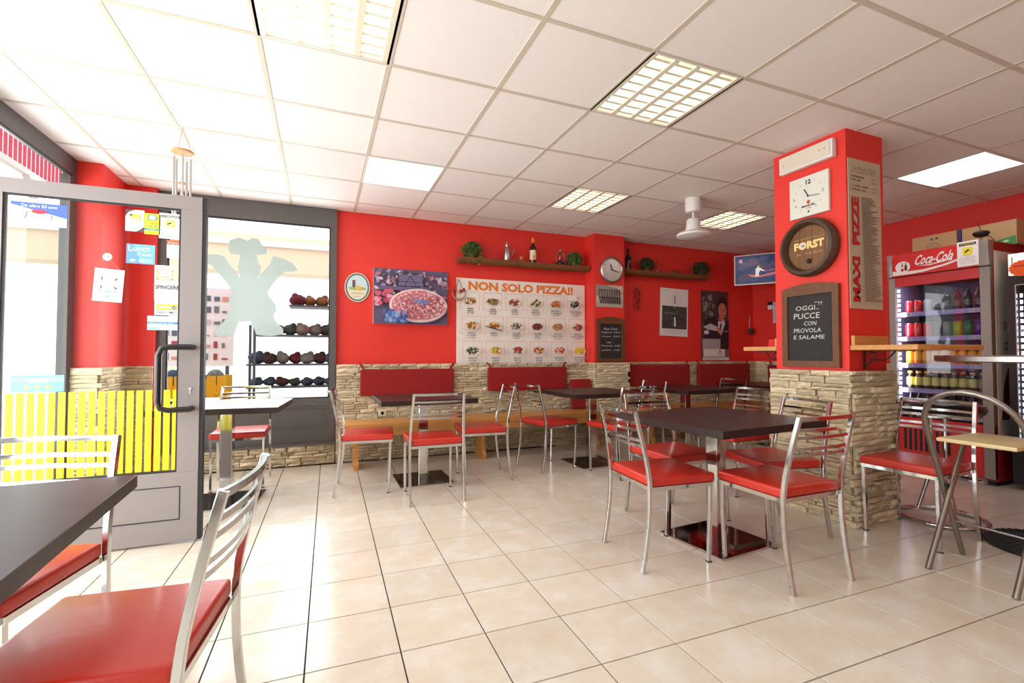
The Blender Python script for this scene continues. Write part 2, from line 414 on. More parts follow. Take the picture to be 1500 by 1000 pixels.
for r in range(-8, 5):
    g = G().box(XL, XR, GY(r) - 0.012, GY(r) + 0.012, CEIL + 0.0005, CEIL + 0.004); g.box(XL, XR, GY(r) - 0.002, GY(r) + 0.002, CEIL + 0.004, CEIL + 0.035)
    g.obj('ceiling_grid_bar', M['grid'], ce)

# walls
wb = G().box(0.14, XR + 0.2, YB, YB + 0.2, 0, CEIL + 0.15)
wb.box(-1.38, 0.14, YB + 0.06, YB + 0.2, 0, 0.20)
struct(wb.obj('wall_back', M['red']))
pil = G().box(3.12, 3.565, 4.985, YB + 0.05, 0, CEIL + 0.02).obj('wall_pilaster', M['red']); struct(pil)
struct(G().box(XR, XR + 0.2, YF - 0.2, YB, 0, CEIL + 0.15).obj('wall_right', M['red']))
struct(G().box(-2.0, XR, YF - 0.2, YF, 0, CEIL + 0.15).obj('wall_front', M['white_wall']))
g = G().box(-1.80, -1.60, 4.60, YB + 0.2, 0, CEIL + 0.02); g.box(-1.60, -1.38, 5.09, YB + 0.2, 0, CEIL + 0.02)
struct(g.obj('wall_left_corner', M['red']))
# free standing pillar: structure with cladding
pillar = G().box(3.20, 3.585, 2.02, 2.55, 0, CEIL + 0.02).obj('wall_pillar', M['red']); struct(pillar)
G().box(3.587, 3.600, 2.03, 2.06, 1.9, CEIL - 0.003).obj('corner_strip', M['brown'], pillar)

# stones -----------------------------------------------------------
def stone_mesh(seed):
    rnd = random.Random(seed); nx, nz = 5, 3; vs = []; fs = []
    for j in range(nz):
        for i in range(nx):
            edge = i in (0, nx - 1) or j in (0, nz - 1)
            y = -(0.45 + rnd.uniform(0, 0.25)) if edge else -(0.75 + rnd.uniform(0, 0.25))
            jx = 0 if i in (0, nx - 1) else rnd.uniform(-0.06, 0.06)
            x = i / (nx - 1) + jx; z = j / (nz - 1) + (rnd.uniform(-0.04, 0.04) if j in (0, nz - 1) else rnd.uniform(-0.15, 0.15))
            if i == 0: x += rnd.uniform(0, 0.02)
            if i == nx - 1: x -= rnd.uniform(0, 0.02)
            vs.append((x, y, z))
    for j in range(nz - 1):
        for i in range(nx - 1): a = j * nx + i; fs.append((a, a + 1, a + nx + 1, a + nx))
    per = [i for i in range(nx)] + [nx - 1 + nx, nx * nz - 1] + [nx * nz - 1 - i for i in range(1, nx)] + [nx]
    n0 = len(vs); vs += [(vs[p][0], 0.0, vs[p][2]) for p in per]; k = len(per)
    for a in range(k): b = (a + 1) % k; fs.append((per[b], per[a], n0 + a, n0 + b))
    return vs, fs
SV = [stone_mesh(s) for s in range(14)]
SM = []
for vs, fs in SV: SM.append(G().add(vs, fs).mesh('stone', M['stone']))
def stones(parent, width, height, mtx, dep=(0.03, 0.055), extra=(0, 0), minlen=0.09, maxlen=0.26, cap=300, z0=0.0):
    """courses of split stone on a face; mtx maps local x (along), -y (outwards), z (up)"""
    L_ = []; z = z0
    while z < height - 0.004:
        h = random.uniform(0.024, 0.052)
        if height - z - h < 0.022: h = height - z
        x = -random.choice((0, extra[0])); xe = width + random.choice((0, extra[1]))
        while x < xe - 0.005:
            l = random.uniform(minlen, maxlen)
            if xe - x - l < 0.06: l = xe - x
            if h > 0.044 and random.random() < 0.35:
                L_.append((x, z, l, h / 2)); L_.append((x, z + h / 2, l, h / 2))
            else: L_.append((x, z, l, h))
            x += l
        z += h
    L_.sort(key=lambda q: -q[2] * q[3]); st = G()
    for n, (x, z, l, h) in enumerate(L_):
        k = random.randrange(len(SM)); d = random.uniform(*dep)
        m4 = mtx @ Matrix.Translation((x + 0.0015, 0, z + 0.001)) @ Matrix.Diagonal((l - 0.003, d, h - 0.0025, 1))
        if n < cap:
            o = bpy.data.objects.new('stone', SM[k]); COL.objects.link(o); o.parent = parent; o.matrix_local = m4
        else: st.add([m4 @ Vector(v) for v in SV[k][0]], SV[k][1])
    if st.v: o = st.obj('small_stones', M['stone'], parent); o['kind'] = 'stuff'
def face(loc, rz): return Matrix.Translation(loc) @ Matrix.Rotation(rz, 4, 'Z')
def clad(name, bx_):
    o = G().box(*bx_).obj(name, M['mortar']); return struct(o)
SH = 1.0
c = clad('trim_1', (0.145, 3.115, YB - 0.06, YB - 0.001, 0, SH - 0.005)); stones(c, 2.97, SH, face((0.145, YB - 0.06, 0), 0), dep=(0.012, 0.055), minlen=0.07, maxlen=0.24)
c = clad('trim_2', (3.12, 3.565, 4.935, 4.984, 0, SH - 0.005)); stones(c, 0.45, SH, face((3.115, 4.935, 0), 0), extra=(0.03, 0.03), dep=(0.02, 0.04))
stones(c, 0.20, SH, face((3.118, 5.14, 0), -PI / 2), dep=(0.02, 0.035)); stones(c, 0.2, SH, face((3.567, 4.94, 0), PI / 2), dep=(0.02, 0.035))
c = clad('trim_3', (3.60, 5.98, YB - 0.06, YB - 0.001, 0, SH - 0.005)); stones(c, 2.4, SH, face((3.6, YB - 0.06, 0), 0), dep=(0.02, 0.045), minlen=0.08, maxlen=0.24)
c = clad('trim_4', (XR - 0.05, XR - 0.001, 3.0, YB - 0.06, 0, SH - 0.005)); stones(c, 2.1, SH, face((XR - 0.05, 5.12, 0), -PI / 2), dep=(0.02, 0.04), minlen=0.08, maxlen=0.24)
c = clad('trim_5', (-1.38, 0.14, 5.17, 5.259, 0, 0.195)); stones(c, 1.52, 0.20, face((-1.38, 5.17, 0), 0), dep=(0.03, 0.09), minlen=0.08, maxlen=0.24)
c = clad('trim_6', (-1.75, -1.60, 4.57, 4.60, 0, SH - 0.005)); stones(c, 0.17, SH, face((-1.76, 4.57, 0), 0), extra=(0, 0.03), dep=(0.02, 0.04))
stones(c, 0.5, SH, face((-1.6, 4.58, 0), PI / 2), dep=(0.02, 0.04)); stones(c, 0.22, SH, face((-1.6, 5.085, 0), 0), dep=(0.02, 0.04))
PH = 0.995
c = clad('trim_7', (3.175, 3.61, 1.995, 2.575, 0, PH - 0.004))
# four faces of the pillar base
stones(c, 0.435, PH, face((3.175, 1.995, 0), 0), extra=(0.035, 0.0), dep=(0.018, 0.06), minlen=0.07, maxlen=0.22)
stones(c, 0.58, PH, face((3.175, 2.575, 0), -PI / 2), extra=(0.0, 0.0), dep=(0.018, 0.06), minlen=0.07, maxlen=0.22)
stones(c, 0.58, PH, face((3.61, 1.995, 0), PI / 2), dep=(0.02, 0.04))
stones(c, 0.435, PH, face((3.61, 2.575, 0), PI), dep=(0.02, 0.04))

# ------------------------------------------------------------------ back left window (window_1)
wy = 5.15
win = G()
win.box(-1.38, 0.14, wy, wy + 0.07, 2.41, CEIL); win.box(0.08, 0.14, wy, wy + 0.07, 0.2, 2.41); win.box(-1.38, -1.31, wy, wy + 0.07, 0.2, 2.41)
win.box(-1.31, 0.08, wy, wy + 0.07, 0.585, 0.66); win.box(-1.31, 0.08, wy, wy + 0.07, 0.205, 0.35)
win.box(-1.31, 0.08, wy + 0.02, wy + 0.05, 0.35, 0.585)
w1 = struct(win.obj('window_1', M['frame_grey']))
G().box(-1.33, 0.10, wy + 0.03, wy + 0.04, 0.655, 2.415).obj('glass_pane', M['glass'], w1)
gk = G()
for b in ((-1.31, 0.08, 2.395, 2.41), (-1.31, 0.08, 0.66, 0.672), (0.068, 0.08, 0.66, 2.41), (-1.31, -1.298, 0.66, 2.41)): gk.box(b[0], b[1], wy + 0.012, wy + 0.03, b[2], b[3])
gk.obj('gasket', M['gasket'], w1)
pn = G(); pn.ring([(-1.31, 0.35), (0.08, 0.35), (0.08, 0.585), (-1.31, 0.585)], [(-1.27, 0.375), (0.045, 0.375), (0.045, 0.56), (-1.27, 0.56)], wy + 0.008, wy + 0.02)
pn.obj('panel_bead', M['frame_grey'], w1)
G().box(-1.38, 0.14, wy - 0.05, wy, 0.2, 0.222).obj('window_sill', M['frame_grey'], w1)

# frosted chef sticker on the glass (outline traced on the pane, metres)
chef = [(-0.823, 2.195), (-0.748, 2.229), (-0.671, 2.206), (-0.633, 2.237), (-0.579, 2.23), (-0.547, 2.172), (-0.5, 2.14), (-0.509, 2.086), (-0.592, 2.074), (-0.579, 2.008), (-0.55, 1.953), (-0.578, 1.855), (-0.473, 1.991), (-0.448, 2.074), (-0.36, 2.057), (-0.271, 2.014), (-0.225, 1.948), (-0.285, 1.927), (-0.341, 1.927), (-0.402, 1.858), (-0.462, 1.77), (-0.494, 1.703), (-0.469, 1.656), (-0.425, 1.604), (-0.41, 1.54), (-0.441, 1.479), (-0.409, 1.418), (-0.352, 1.354), (-0.349, 1.302), (-0.468, 1.278), (-0.582, 1.292), (-0.637, 1.425), (-0.737, 1.41), (-0.773, 1.28), (-0.925, 1.278), (-0.939, 1.327), (-0.866, 1.407), (-0.836, 1.454), (-0.804, 1.534), (-0.814, 1.644), (-0.795, 1.692), (-0.81, 1.738), (-0.865, 1.814), (-0.933, 1.903), (-0.961, 1.941), (-1.03, 1.971), (-1.031, 2.043), (-0.922, 2.054), (-0.861, 2.034), (-0.819, 1.962), (-0.731, 1.845), (-0.751, 1.955), (-0.731, 2.06), (-0.817, 2.066), (-0.834, 2.123)]
g = G(); g.prism(chef, wy + 0.0268, wy + 0.0285)
o = g.obj('chef_sticker', M['frost']); tag(o, 'frosted chef silhouette with raised arms stuck on the back left window', 'window sticker')

# ------------------------------------------------------------------ shop front on the left (x = -1.78)
xf = -1.76
g = G(); g.box(xf - 0.035, xf, YF, 4.60, 2.46, CEIL + 0.02); g.box(xf - 0.06, xf - 0.0, 4.50, 4.60, 0, 2.46); g.box(xf - 0.08, xf, 3.33, 3.40, 0, 2.46)
g.box(xf - 0.08, xf, 3.40, 4.50, 0.0, 0.10); g.box(xf - 0.08, xf, 2.20, 2.27, 0, 2.46); g.box(xf - 0.08, xf, 2.27, 3.33, 2.08, 2.13)
g.box(xf - 0.08, xf, 0.6, 0.67, 0, 2.46); g.box(xf - 0.08, xf, -1.2, -1.13, 0, 2.46); g.box(xf - 0.08, xf, YF, 2.2, 0.0, 0.10)
w2 = struct(g.obj('window_2', M['frame_grey']))
g = G()
for (a, b, c_, d) in ((3.40, 4.50, 0.10, 2.46), (2.27, 3.33, 2.13, 2.46), (0.67, 2.20, 0.1, 2.46), (-1.13, 0.6, 0.1, 2.46), (YF, -1.2, 0.1, 2.46)):
    G().box(xf - 0.045, xf - 0.037, a, b, c_, d).obj('glass_pane', M['glass'], w2)
G().box(xf, xf + 0.012, 3.40, 4.50, 2.445, 2.46).obj('gasket', M['gasket'], w2)

# open door leaf (door_1), hinged at the shop front
dy = 3.30; X0, X1, ZT = -1.745, -0.668, 2.045
g = G()
g.box(X0, X1, dy, dy + 0.05, 1.965, ZT, bev=0.002, seg=1); g.box(X0, X1, dy, dy + 0.05, 0.012, 0.415, bev=0.002, seg=1)
g.box(X0, -1.57, dy, dy + 0.05, 0.415, 1.965); g.box(-0.775, X1, dy, dy + 0.05, 0.415, 1.965)
d1 = struct(g.obj('door_1', M['door_grey']))
G().box(X1, X1 + 0.02, dy + 0.004, dy + 0.055, 0.012, ZT).obj('edge_profile', M['gasket'], d1)
G().box(-1.58, -0.77, dy + 0.022, dy + 0.028, 0.41, 1.97).obj('glass_pane', M['glass'], d1)
g = G(); g.ring([(-1.58, 0.335), (-0.755, 0.335), (-0.755, 0.140), (-1.58, 0.140)], [(-1.57, 0.330), (-0.76, 0.330), (-0.76, 0.146), (-1.57, 0.146)], dy - 0.002, dy + 0.001)
g.obj('panel_groove', M['gasket'], d1)
g = G(); g.ring([(-1.57, 0.415), (-0.775, 0.415), (-0.775, 1.965), (-1.57, 1.965)], [(-1.56, 0.425), (-0.785, 0.425), (-0.785, 1.955), (-1.56, 1.955)], dy + 0.008, dy + 0.02)
g.obj('gasket', M['gasket'], d1)
for k in range(18):
    x = -1.545 + k * 0.0435
    G().box(x, x + 0.031, dy + 0.0205, dy + 0.0218, 0.428, 0.895).obj('film_stripe', M['yellow_film'], d1)
g = G(); g.tube([(-0.705, dy - 0.002, 1.145), (-0.705, dy - 0.06, 1.145), (-0.80, dy - 0.085, 1.145), (-0.835, dy - 0.09, 1.135), (-0.85, dy - 0.09, 1.10), (-0.85, dy - 0.09, 0.83), (-0.835, dy - 0.09, 0.795), (-0.80, dy - 0.085, 0.785), (-0.705, dy - 0.06, 0.785), (-0.705, dy - 0.002, 0.785)], 0.0165, 12)
g.obj('door_handle', M['black'], d1, smooth=40)
g = G(); g.lathe([(0.0, 0), (0.009, 0), (0.009, 0.004), (0, 0.004)], 10, mtx=Matrix.Translation((-0.715, dy - 0.001, 0.90)) @ Matrix.Rotation(PI / 2, 4, 'X')); g.box(-0.719, -0.711, dy - 0.004, dy, 0.87, 0.90)
g.obj('lock_cylinder', M['alu'], d1)

def on_door(sh, name, x, z, label, cat='sticker', yoff=0.0215, **k):
    o = sh.obj(name, (x, dy + yoff - 0.002, z), **k); return tag(o, label, cat)
s = Sheet(0.235, 0.125, (70, 100, 190), 0.0008); s.poly([(0, 0), (0.235, 0), (0.235, 0.05), (0, 0.11)], (190, 205, 235)); s.text('Da oltre 50 anni', 0.118, 0.10, 0.016, (240, 242, 250), align='c')
s.ell(0.118, 0.078, 0.032, 0.012, (200, 40, 50)); s.text('Lucia', 0.115, 0.035, 0.04, (60, 80, 160), align='c', shear=0.25); s.text('Lucia', 0.116, 0.036, 0.037, (245, 245, 250), align='c', shear=0.25); scrib(s, 0.03, 0.008, 0.17, 0.012, (235, 238, 250))
on_door(s, 'blue_sticker', -1.545, 1.80, 'blue sticker with Da oltre 50 anni at top left of the open door')
s = Sheet(0.22, 0.09, (120, 195, 215), 0.0008); s.rect(0, 0.06, 0.22, 0.063, (235, 245, 250)); s.rect(0, 0.072, 0.22, 0.074, (235, 245, 250)); s.poly([(0.07, 0.052), (0.15, 0.052), (0.14, 0.075), (0.12, 0.068), (0.08, 0.066)], (245, 248, 250))
for k in range(3):
    cx = 0.065 + k * 0.045; pts = []
    for q in range(10): a = PI / 2 + q * PI / 5; r_ = 0.017 if q % 2 == 0 else 0.007; pts.append((cx + r_ * math.cos(a), 0.028 + r_ * math.sin(a)))
    s.poly(pts, (235, 225, 90))
on_door(s, 'star_sticker', -1.525, 0.90, 'pale blue sticker with three yellow stars low on the open door')
# hanging opening-hours card with its suction cup
t = thing('hanging_card', 'white card with four small pictures hung by a string on the open door', 'card', (-1.19, dy + 0.018, 1.405))
s = Sheet(0.135, 0.185, (226, 240, 232), 0.001)
s.text('ORARIO', 0.066, 0.168, 0.007, (90, 110, 100), align='c'); s.rect(0.066, 0.06, 0.0675, 0.155, (120, 200, 170)); s.rect(0.012, 0.055, 0.122, 0.060, (90, 185, 150))
for (a, b, r_) in ((0.035, 0.13, 1.3), (0.1, 0.13, 0.6), (0.035, 0.08, 1.6), (0.1, 0.08, -0.5)): s.ell(a, b, 0.012, 0.003, (60, 50, 50), 8, r_); s.ell(a, b - 0.008, 0.006, 0.004, (190, 120, 110), 6)
s.ell(0.066, 0.03, 0.008, 0.006, (110, 190, 165)); scrib(s, 0.03, 0.012, 0.08, 0.004, (150, 170, 165))
o = s.obj('card_sheet', (0, -0.004, 0), parent=t, tilt=0.06)
g = G(); g.tube([(0.01, -0.004, 0.185), (0.065, -0.006, 0.25), (0.125, -0.004, 0.178)], 0.0012, 5); g.obj('string', M['string'], t)
g = G(); g.lathe([(0.022, 0), (0.02, 0.004), (0.008, 0.008), (0.006, 0.014), (0.0, 0.015)], 16, mtx=Matrix.Translation((0.065, 0.0, 0.25)) @ Matrix.Rotation(PI / 2, 4, 'X')); g.obj('suction_cup', M['white'], t, smooth=40)
# stickers, lower left corner x,z and size on the pane
s = Sheet(0.088, 0.125, (238, 236, 232), 0.0008); s.poly([(0, 0.125), (0.045, 0.125), (0.015, 0.11), (0, 0.085)], (70, 66, 68)); s.poly([(0.088, 0), (0.05, 0), (0.07, 0.012), (0.088, 0.03)], (70, 66, 68))
s.rect(0.022, 0.062, 0.072, 0.098, (245, 190, 30)); [s.rect(0.026 + k * 0.0105, 0.05, 0.032 + k * 0.0105, 0.082, (245, 243, 235)) for k in range(4)]; s.poly([(0.02, 0.098), (0.04, 0.098), (0.022, 0.085)], (60, 56, 58)); scrib(s, 0.02, 0.04, 0.055, 0.005, (150, 145, 140))
on_door(s, 'arch_sticker', -1.048, 1.813, 'white sticker with orange arcade drawing, leftmost of the top three')
s = Sheet(0.076, 0.122, (248, 226, 40), 0.0008); s.ell(0.038, 0.098, 0.024, 0.020, (40, 140, 120)); s.ell(0.038, 0.098, 0.018, 0.015, (225, 235, 230)); s.text('TORNA', 0.038, 0.058, 0.013, (225, 120, 30), w=0.056, align='c'); s.text('QUI!', 0.038, 0.040, 0.014, (40, 130, 110), w=0.056, align='c', bold=0.02); s.rect(0, 0.022, 0.076, 0.034, (40, 140, 130)); scrib(s, 0.008, 0.025, 0.06, 0.006, (225, 240, 235))
on_door(s, 'yellow_sticker', -0.958, 1.803, 'yellow TORNA QUI! sticker with green ring on the open door')
def attention(W, H, title=(30, 28, 28)):
    s = Sheet(W, H, (246, 240, 238), 0.0008); s.rect(W * 0.1, H * 0.83, W * 0.9, H * 0.92, title); s.text('ATTENZIONE', W * 0.5, H * 0.845, H * 0.055, (246, 240, 230), w=W * 0.72, align='c', bold=0.02)
    s.rect(W * 0.27, H * 0.45, W * 0.73, H * 0.75, (250, 235, 120) if title[0] < 50 else (250, 240, 60))
    s.poly([(W * 0.34, H * 0.58), (W * 0.52, H * 0.66), (W * 0.56, H * 0.62), (W * 0.38, H * 0.54)], (45, 38, 40)); s.line(W * 0.5, H * 0.56, W * 0.66, H * 0.53, H * 0.012, (80, 70, 70))
    for k in range(5): scrib(s, W * 0.12, H * (0.34 - 0.06 * k), W * 0.76, H * 0.025, (150, 130, 150))
    return s
s = attention(0.112, 0.150); on_door(s, 'warning_notice', -0.888, 1.785, 'white ATTENZIONE camera notice at the top right of the door glass', 'notice')
s = Sheet(0.072, 0.105, (243, 240, 236), 0.0008); s.rect(0, 0.078, 0.072, 0.105, (225, 95, 60)); s.text('Hi Carson', 0.036, 0.084, 0.012, (250, 235, 225), w=0.06, align='c'); scrib(s, 0.02, 0.058, 0.035, 0.008, (90, 160, 160)); scrib(s, 0.02, 0.044, 0.03, 0.008, (200, 130, 120))
on_door(s, 'receipt_sticker', -0.848, 1.672, 'white sticker with red orange top band below the ATTENZIONE notice')
s = Sheet(0.135, 0.112, (110, 175, 225), 0.0008); s.poly([(0, 0), (0.07, 0), (0.03, 0.112), (0, 0.112)], (95, 150, 215)); s.text('Lunch', 0.01, 0.072, 0.030, (248, 250, 252), w=0.1); s.text('Tronic', 0.045, 0.045, 0.018, (235, 200, 205), w=0.075, shear=0.3); s.ell(0.03, 0.018, 0.014, 0.007, (215, 225, 240)); s.rect(0.06, 0.008, 0.125, 0.028, (150, 205, 235)); s.ell(0.072, 0.018, 0.009, 0.008, (240, 245, 250))
on_door(s, 'lunch_sticker', -1.040, 1.627, 'light blue Lunch sticker on the open door')
s = Sheet(0.125, 0.10, (238, 232, 224), 0.0008); s.frame(0.01, 0.015, 0.09, 0.075, 0.006, (240, 175, 110)); scrib(s, 0.02, 0.05, 0.06, 0.012, (150, 120, 110)); s.rect(0.018, 0.03, 0.08, 0.036, (240, 170, 120)); s.ell(0.05, 0.088, 0.01, 0.005, (240, 190, 150)); s.rect(0.095, 0.0, 0.125, 0.1, (240, 205, 170))
on_door(s, 'orange_card_sticker', -0.905, 1.525, 'pale sticker with orange bordered box above the word SPINGERE')
s = Sheet(0.125, 0.10, (232, 228, 226), 0.0008); s.text('SPINGERE', 0.0625, 0.062, 0.024, (60, 56, 60), w=0.118, align='c', bold=0.03); s.text('Coca-Cola', 0.0625, 0.028, 0.02, (240, 140, 150), w=0.085, align='c', shear=0.3); scrib(s, 0.055, 0.012, 0.035, 0.005, (120, 115, 115))
on_door(s, 'push_sticker', -0.905, 1.423, 'SPINGERE push sign on the glass of the open door', 'sign')
s = Sheet(0.122, 0.088, (242, 240, 232), 0.0008); s.rect(0.01, 0.03, 0.112, 0.065, (246, 236, 60)); s.rect(0.02, 0.044, 0.08, 0.052, (240, 234, 215)); s.poly([(0.095, 0.03), (0.11, 0.045), (0.095, 0.06), (0.08, 0.045)], (90, 90, 130)); s.rect(0.088, 0.043, 0.103, 0.047, (235, 235, 240)); s.text('BANCOMAT', 0.061, 0.009, 0.014, (95, 92, 120), w=0.1, align='c', bold=0.01)
on_door(s, 'bancomat_sticker', -0.902, 1.333, 'white and yellow BANCOMAT sticker on the open door')
s = Sheet(0.15, 0.082, (200, 220, 235), 0.0008); s.text('BLUTICKET', 0.08, 0.055, 0.018, (245, 248, 250), w=0.12, align='c', bold=0.02); s.rect(0.0, 0.035, 0.15, 0.048, (90, 135, 175)); scrib(s, 0.01, 0.038, 0.12, 0.006, (200, 215, 230)); s.rect(0.0, 0.004, 0.06, 0.016, (130, 180, 215))
on_door(s, 'ticket_sticker', -0.935, 1.245, 'faded blue BLUTICKET sticker beside the door handle')

# ------------------------------------------------------------------ outside
struct(G().box(-14, -1.9, -8, 14, -0.14, -0.02).obj('pavement', M['pavement']))
struct(G().box(-1.9, 6, 5.5, 14, -0.14, -0.02).obj('back_pavement', M['pavement']))
# building across the street
b = thing('white_building', 'pale building across the street seen through the open door glass', 'building', (-9.0, 6.0, 0))
G().box(-1.0, 0, -7, 5, -0.02, 5.0).obj('wall', M['ext_white'], b)
f = G().box(0.0, 0.06, 1.2, 2.2, 0.0, 2.6).obj('shutter', M['mint'], b)
for (y_, z_) in ((-1.5, 1.2), (-4, 1.2), (3.4, 1.2)):
    f = G().ring([(y_ - 0.5, z_), (y_ + 0.5, z_), (y_ + 0.5, z_ + 1.3), (y_ - 0.5, z_ + 1.3)], [(y_ - 0.43, z_ + 0.07), (y_ + 0.43, z_ + 0.07), (y_ + 0.43, z_ + 1.23), (y_ - 0.43, z_ + 1.23)], 0.0, 0.08, 'yz').obj('window_frame', M['ext_beige'], b)
    G().box(0.01, 0.03, y_ - 0.43, y_ + 0.43, z_ + 0.07, z_ + 1.23).obj('pane', M['glass'], f)
G().box(-1.2, 0.3, -7.1, 5.1, 5.0, 5.15).obj('roof_ledge', M['ext_beige'], b)
# striped awning over the shop front
a = thing('striped_awning', 'red and white striped awning valance outside above the shop front', 'awning', (-2.55, 0.0, 2.83))
G().bar([(0, -1.0, 0.62), (0, 7.4, 0.62)], 0.04, 0.04).obj('front_rail', M['white'], a)
for k in range(115):
    y_ = -0.9 + k * 0.071
    G().box(-0.004, 0.004, y_, y_ + 0.055, 0.0, 0.60).obj('red_stripe', M['awn_red'], a)
    G().box(-0.003, 0.003, y_ + 0.0555, y_ + 0.0705, 0.0, 0.60).obj('white_stripe', M['ext_white'], a)
g = G(); g.bar([(0.15, 4.6, -0.14), (0.15, 5.36, -0.14), (0.15, 5.50, -0.32)], 0.05, 0.05); g.obj('support_arm', M['white'], a)
# arcade behind the back window: beam, rack of slippers, crate
b = thing('arcade_beam', 'cream beam of the arcade outside the back left window', 'beam', (0, 9.3, 0))
g = G(); g.box(-5, 3.5, 0, 0.5, 2.55, 3.2); g.box(-2.75, -2.35, -0.05, 0.5, -0.02, 2.55); g.obj('beam', M['ext_beige'], b)
g = G(); g.box(-5, 3.5, -0.06, 0, 3.0, 3.1); g.obj('moulding', M['ext_white'], b)
rk = thing('display_rack', 'grey metal display rack of knitted goods outside the back window', 'rack', (0, 6.35, 0))
for (x, y) in ((-0.78, 0.0), (-0.70, -0.3), (0.25, 0), (0.25, -0.3), (0.95, 0), (0.95, -0.3)):
    G().box(x - 0.014, x + 0.014, y - 0.014, y + 0.014, -0.02, 1.45 if x < 0.9 else 1.9).obj('post', M['ext_dark'], rk)
SHELV = [(1.68, -0.35), (1.33, -0.70), (0.99, -0.78), (0.73, -0.78)]
for (z, x0) in SHELV: G().box(x0, 1.0, -0.32, 0.02, z - 0.02, z).obj('shelf_board', M['ext_dark'], rk)
kn = ['k1', 'k2', 'k3', 'k4', 'k5', 'k6', 'k7', 'k8']
names = ['top', 'second', 'third', 'lowest']
protos = {}
for q in kn:
    g = G(); g.blob((0, 0, 0.065), (0.075, 0.10, 0.065), 12, 7, 0.10); g.blob((0.015, -0.03, 0.12), (0.04, 0.04, 0.03), 8, 5, 0.1)
    o = G().add(g.v, g.f).mesh('knitted_hat', M[q], 60); protos[q] = o
for n, (z, x0) in enumerate(SHELV):
    x = x0 + 0.09; row = [['k1', 'k2', 'k2', 'k8', 'k5', 'k5', 'k4'], ['k3', 'k7', 'k3', 'k4', 'k7'], ['k6', 'k5', 'k7', 'k1', 'k7', 'k5'], ['k6', 'k6', 'k5', 'k3', 'k6']][n]; k = 0
    while x < 0.95:
        q = row[k % len(row)]; k += 1
        o = bpy.data.objects.new('knitted_hat', protos[q]); COL.objects.link(o); s_ = random.uniform(0.88, 1.0)
        o.location = (x, 6.2 + random.uniform(-0.03, 0.03), z); o.rotation_euler = (0, 0, random.uniform(0, 6)); o.scale = (s_, s_, s_ * (0.75 if n == 3 else 1.05))
        tag(o, 'small knitted hat on the %s shelf of the rack outside the back window' % names[n], 'hat', 'knitted hats on the %s rack shelf' % names[n]); x += 0.135
cr = thing('yellow_crate', 'yellow slatted crate seen through the back window by the open door', 'crate', (-1.45, 6.3, 0.0))
for k in range(9): G().box(-0.42 + k * 0.1, -0.335 + k * 0.1, -0.2, -0.18, 0.62, 0.86).obj('slat', M['yellow'], cr)
G().box(-0.42, 0.47, -0.18, 0.2, 0.62, 0.66).obj('bottom', M['yellow'], cr); G().box(-0.42, 0.47, 0.18, 0.2, 0.62, 0.86).obj('back_board', M['yellow'], cr)
for x in (-0.40, 0.44): G().box(x - 0.02, x + 0.02, -0.18, 0.18, -0.02, 0.62).obj('stand', M['yellow'], cr)
for (x, q) in ((-1.72, 'k8'), (-1.52, 'k6'), (-1.30, 'k6'), (-1.12, 'k7')):
    g = G(); g.blob((0, 0, 0.0), (0.09, 0.09, 0.09), 14, 9, 0.03); o = g.obj('ball_of_wool', M[q], smooth=60); o.location = (x, 6.3, 0.84)
    tag(o, 'ball of %s wool in the yellow crate' % {'k8': 'pale', 'k6': 'blue', 'k7': 'grey'}[q], 'wool ball', 'balls of wool in the yellow crate')
ps = Sheet(0.9, 1.0, (236, 234, 234), 0.01)
for k in range(9):
    for j in range(6):
        c_ = random.choice(((170, 60, 60), (90, 100, 120), (200, 190, 185), (120, 120, 120), (215, 150, 140))); ps.rect(0.05 + k * 0.09, 0.08 + j * 0.15, 0.05 + k * 0.09 + random.uniform(0.03, 0.07), 0.08 + j * 0.15 + random.uniform(0.02, 0.09), c_)
o = ps.obj('market_board', (-1.95, 7.0, 0.95)); tag(o, 'board of small coloured pictures outside beyond the yellow crate', 'board')
G().box(0.05, 0.09, 0.01, 0.05, -0.97, 0.0).obj('board_leg', M['ext_dark'], o); G().box(0.81, 0.85, 0.01, 0.05, -0.97, 0.0).obj('board_leg', M['ext_dark'], o)


# ------------------------------------------------------------------ ceiling lights
def louvre_light(c, r, label):
    t = thing('ceiling_light', label, 'ceiling light', (GX(c) + 0.3, GY(r) + 0.3, CEIL), 0, 'louvred ceiling lights')
    g = G(); g.box(-0.3, 0.3, -0.3, 0.3, 0.09, 0.10); [g.box(*b) for b in ((-0.3, -0.29, -0.3, 0.3, 0, 0.09), (0.29, 0.3, -0.3, 0.3, 0, 0.09), (-0.29, 0.29, -0.3, -0.29, 0, 0.09), (-0.29, 0.29, 0.29, 0.3, 0, 0.09))]
    g.obj('housing', M['white'], t)
    for k in range(4):
        x = -0.21 + k * 0.14; G().tube([(x, -0.275, 0.062), (x, 0.275, 0.062)], 0.012, 8).obj('fluorescent_tube', M['tube'], t, smooth=60)
    for k in range(5):
        x = -0.28 + k * 0.14; g = G(); g.prism([(x - 0.016, 0.0), (x + 0.016, 0.0), (x + 0.004, 0.04), (x - 0.004, 0.04)], -0.285, 0.285); g.obj('louvre_profile', M['louvre'], t)
    for k in range(8):
        y = -0.252 + k * 0.072; g = G()
        for q in range(4): x = -0.28 + q * 0.14; g.prism([(y - 0.009, 0.004), (y + 0.009, 0.004), (y + 0.002, 0.032), (y - 0.002, 0.032)], x + 0.014, x + 0.126, 'yz')
        g.obj('cross_blade', M['louvre'], t)
    area('lamp_light', (0, 0, -0.012), (0, 0, 0), 0.52, 0.52, LAMP_W, (1, 0.96, 0.9), t)
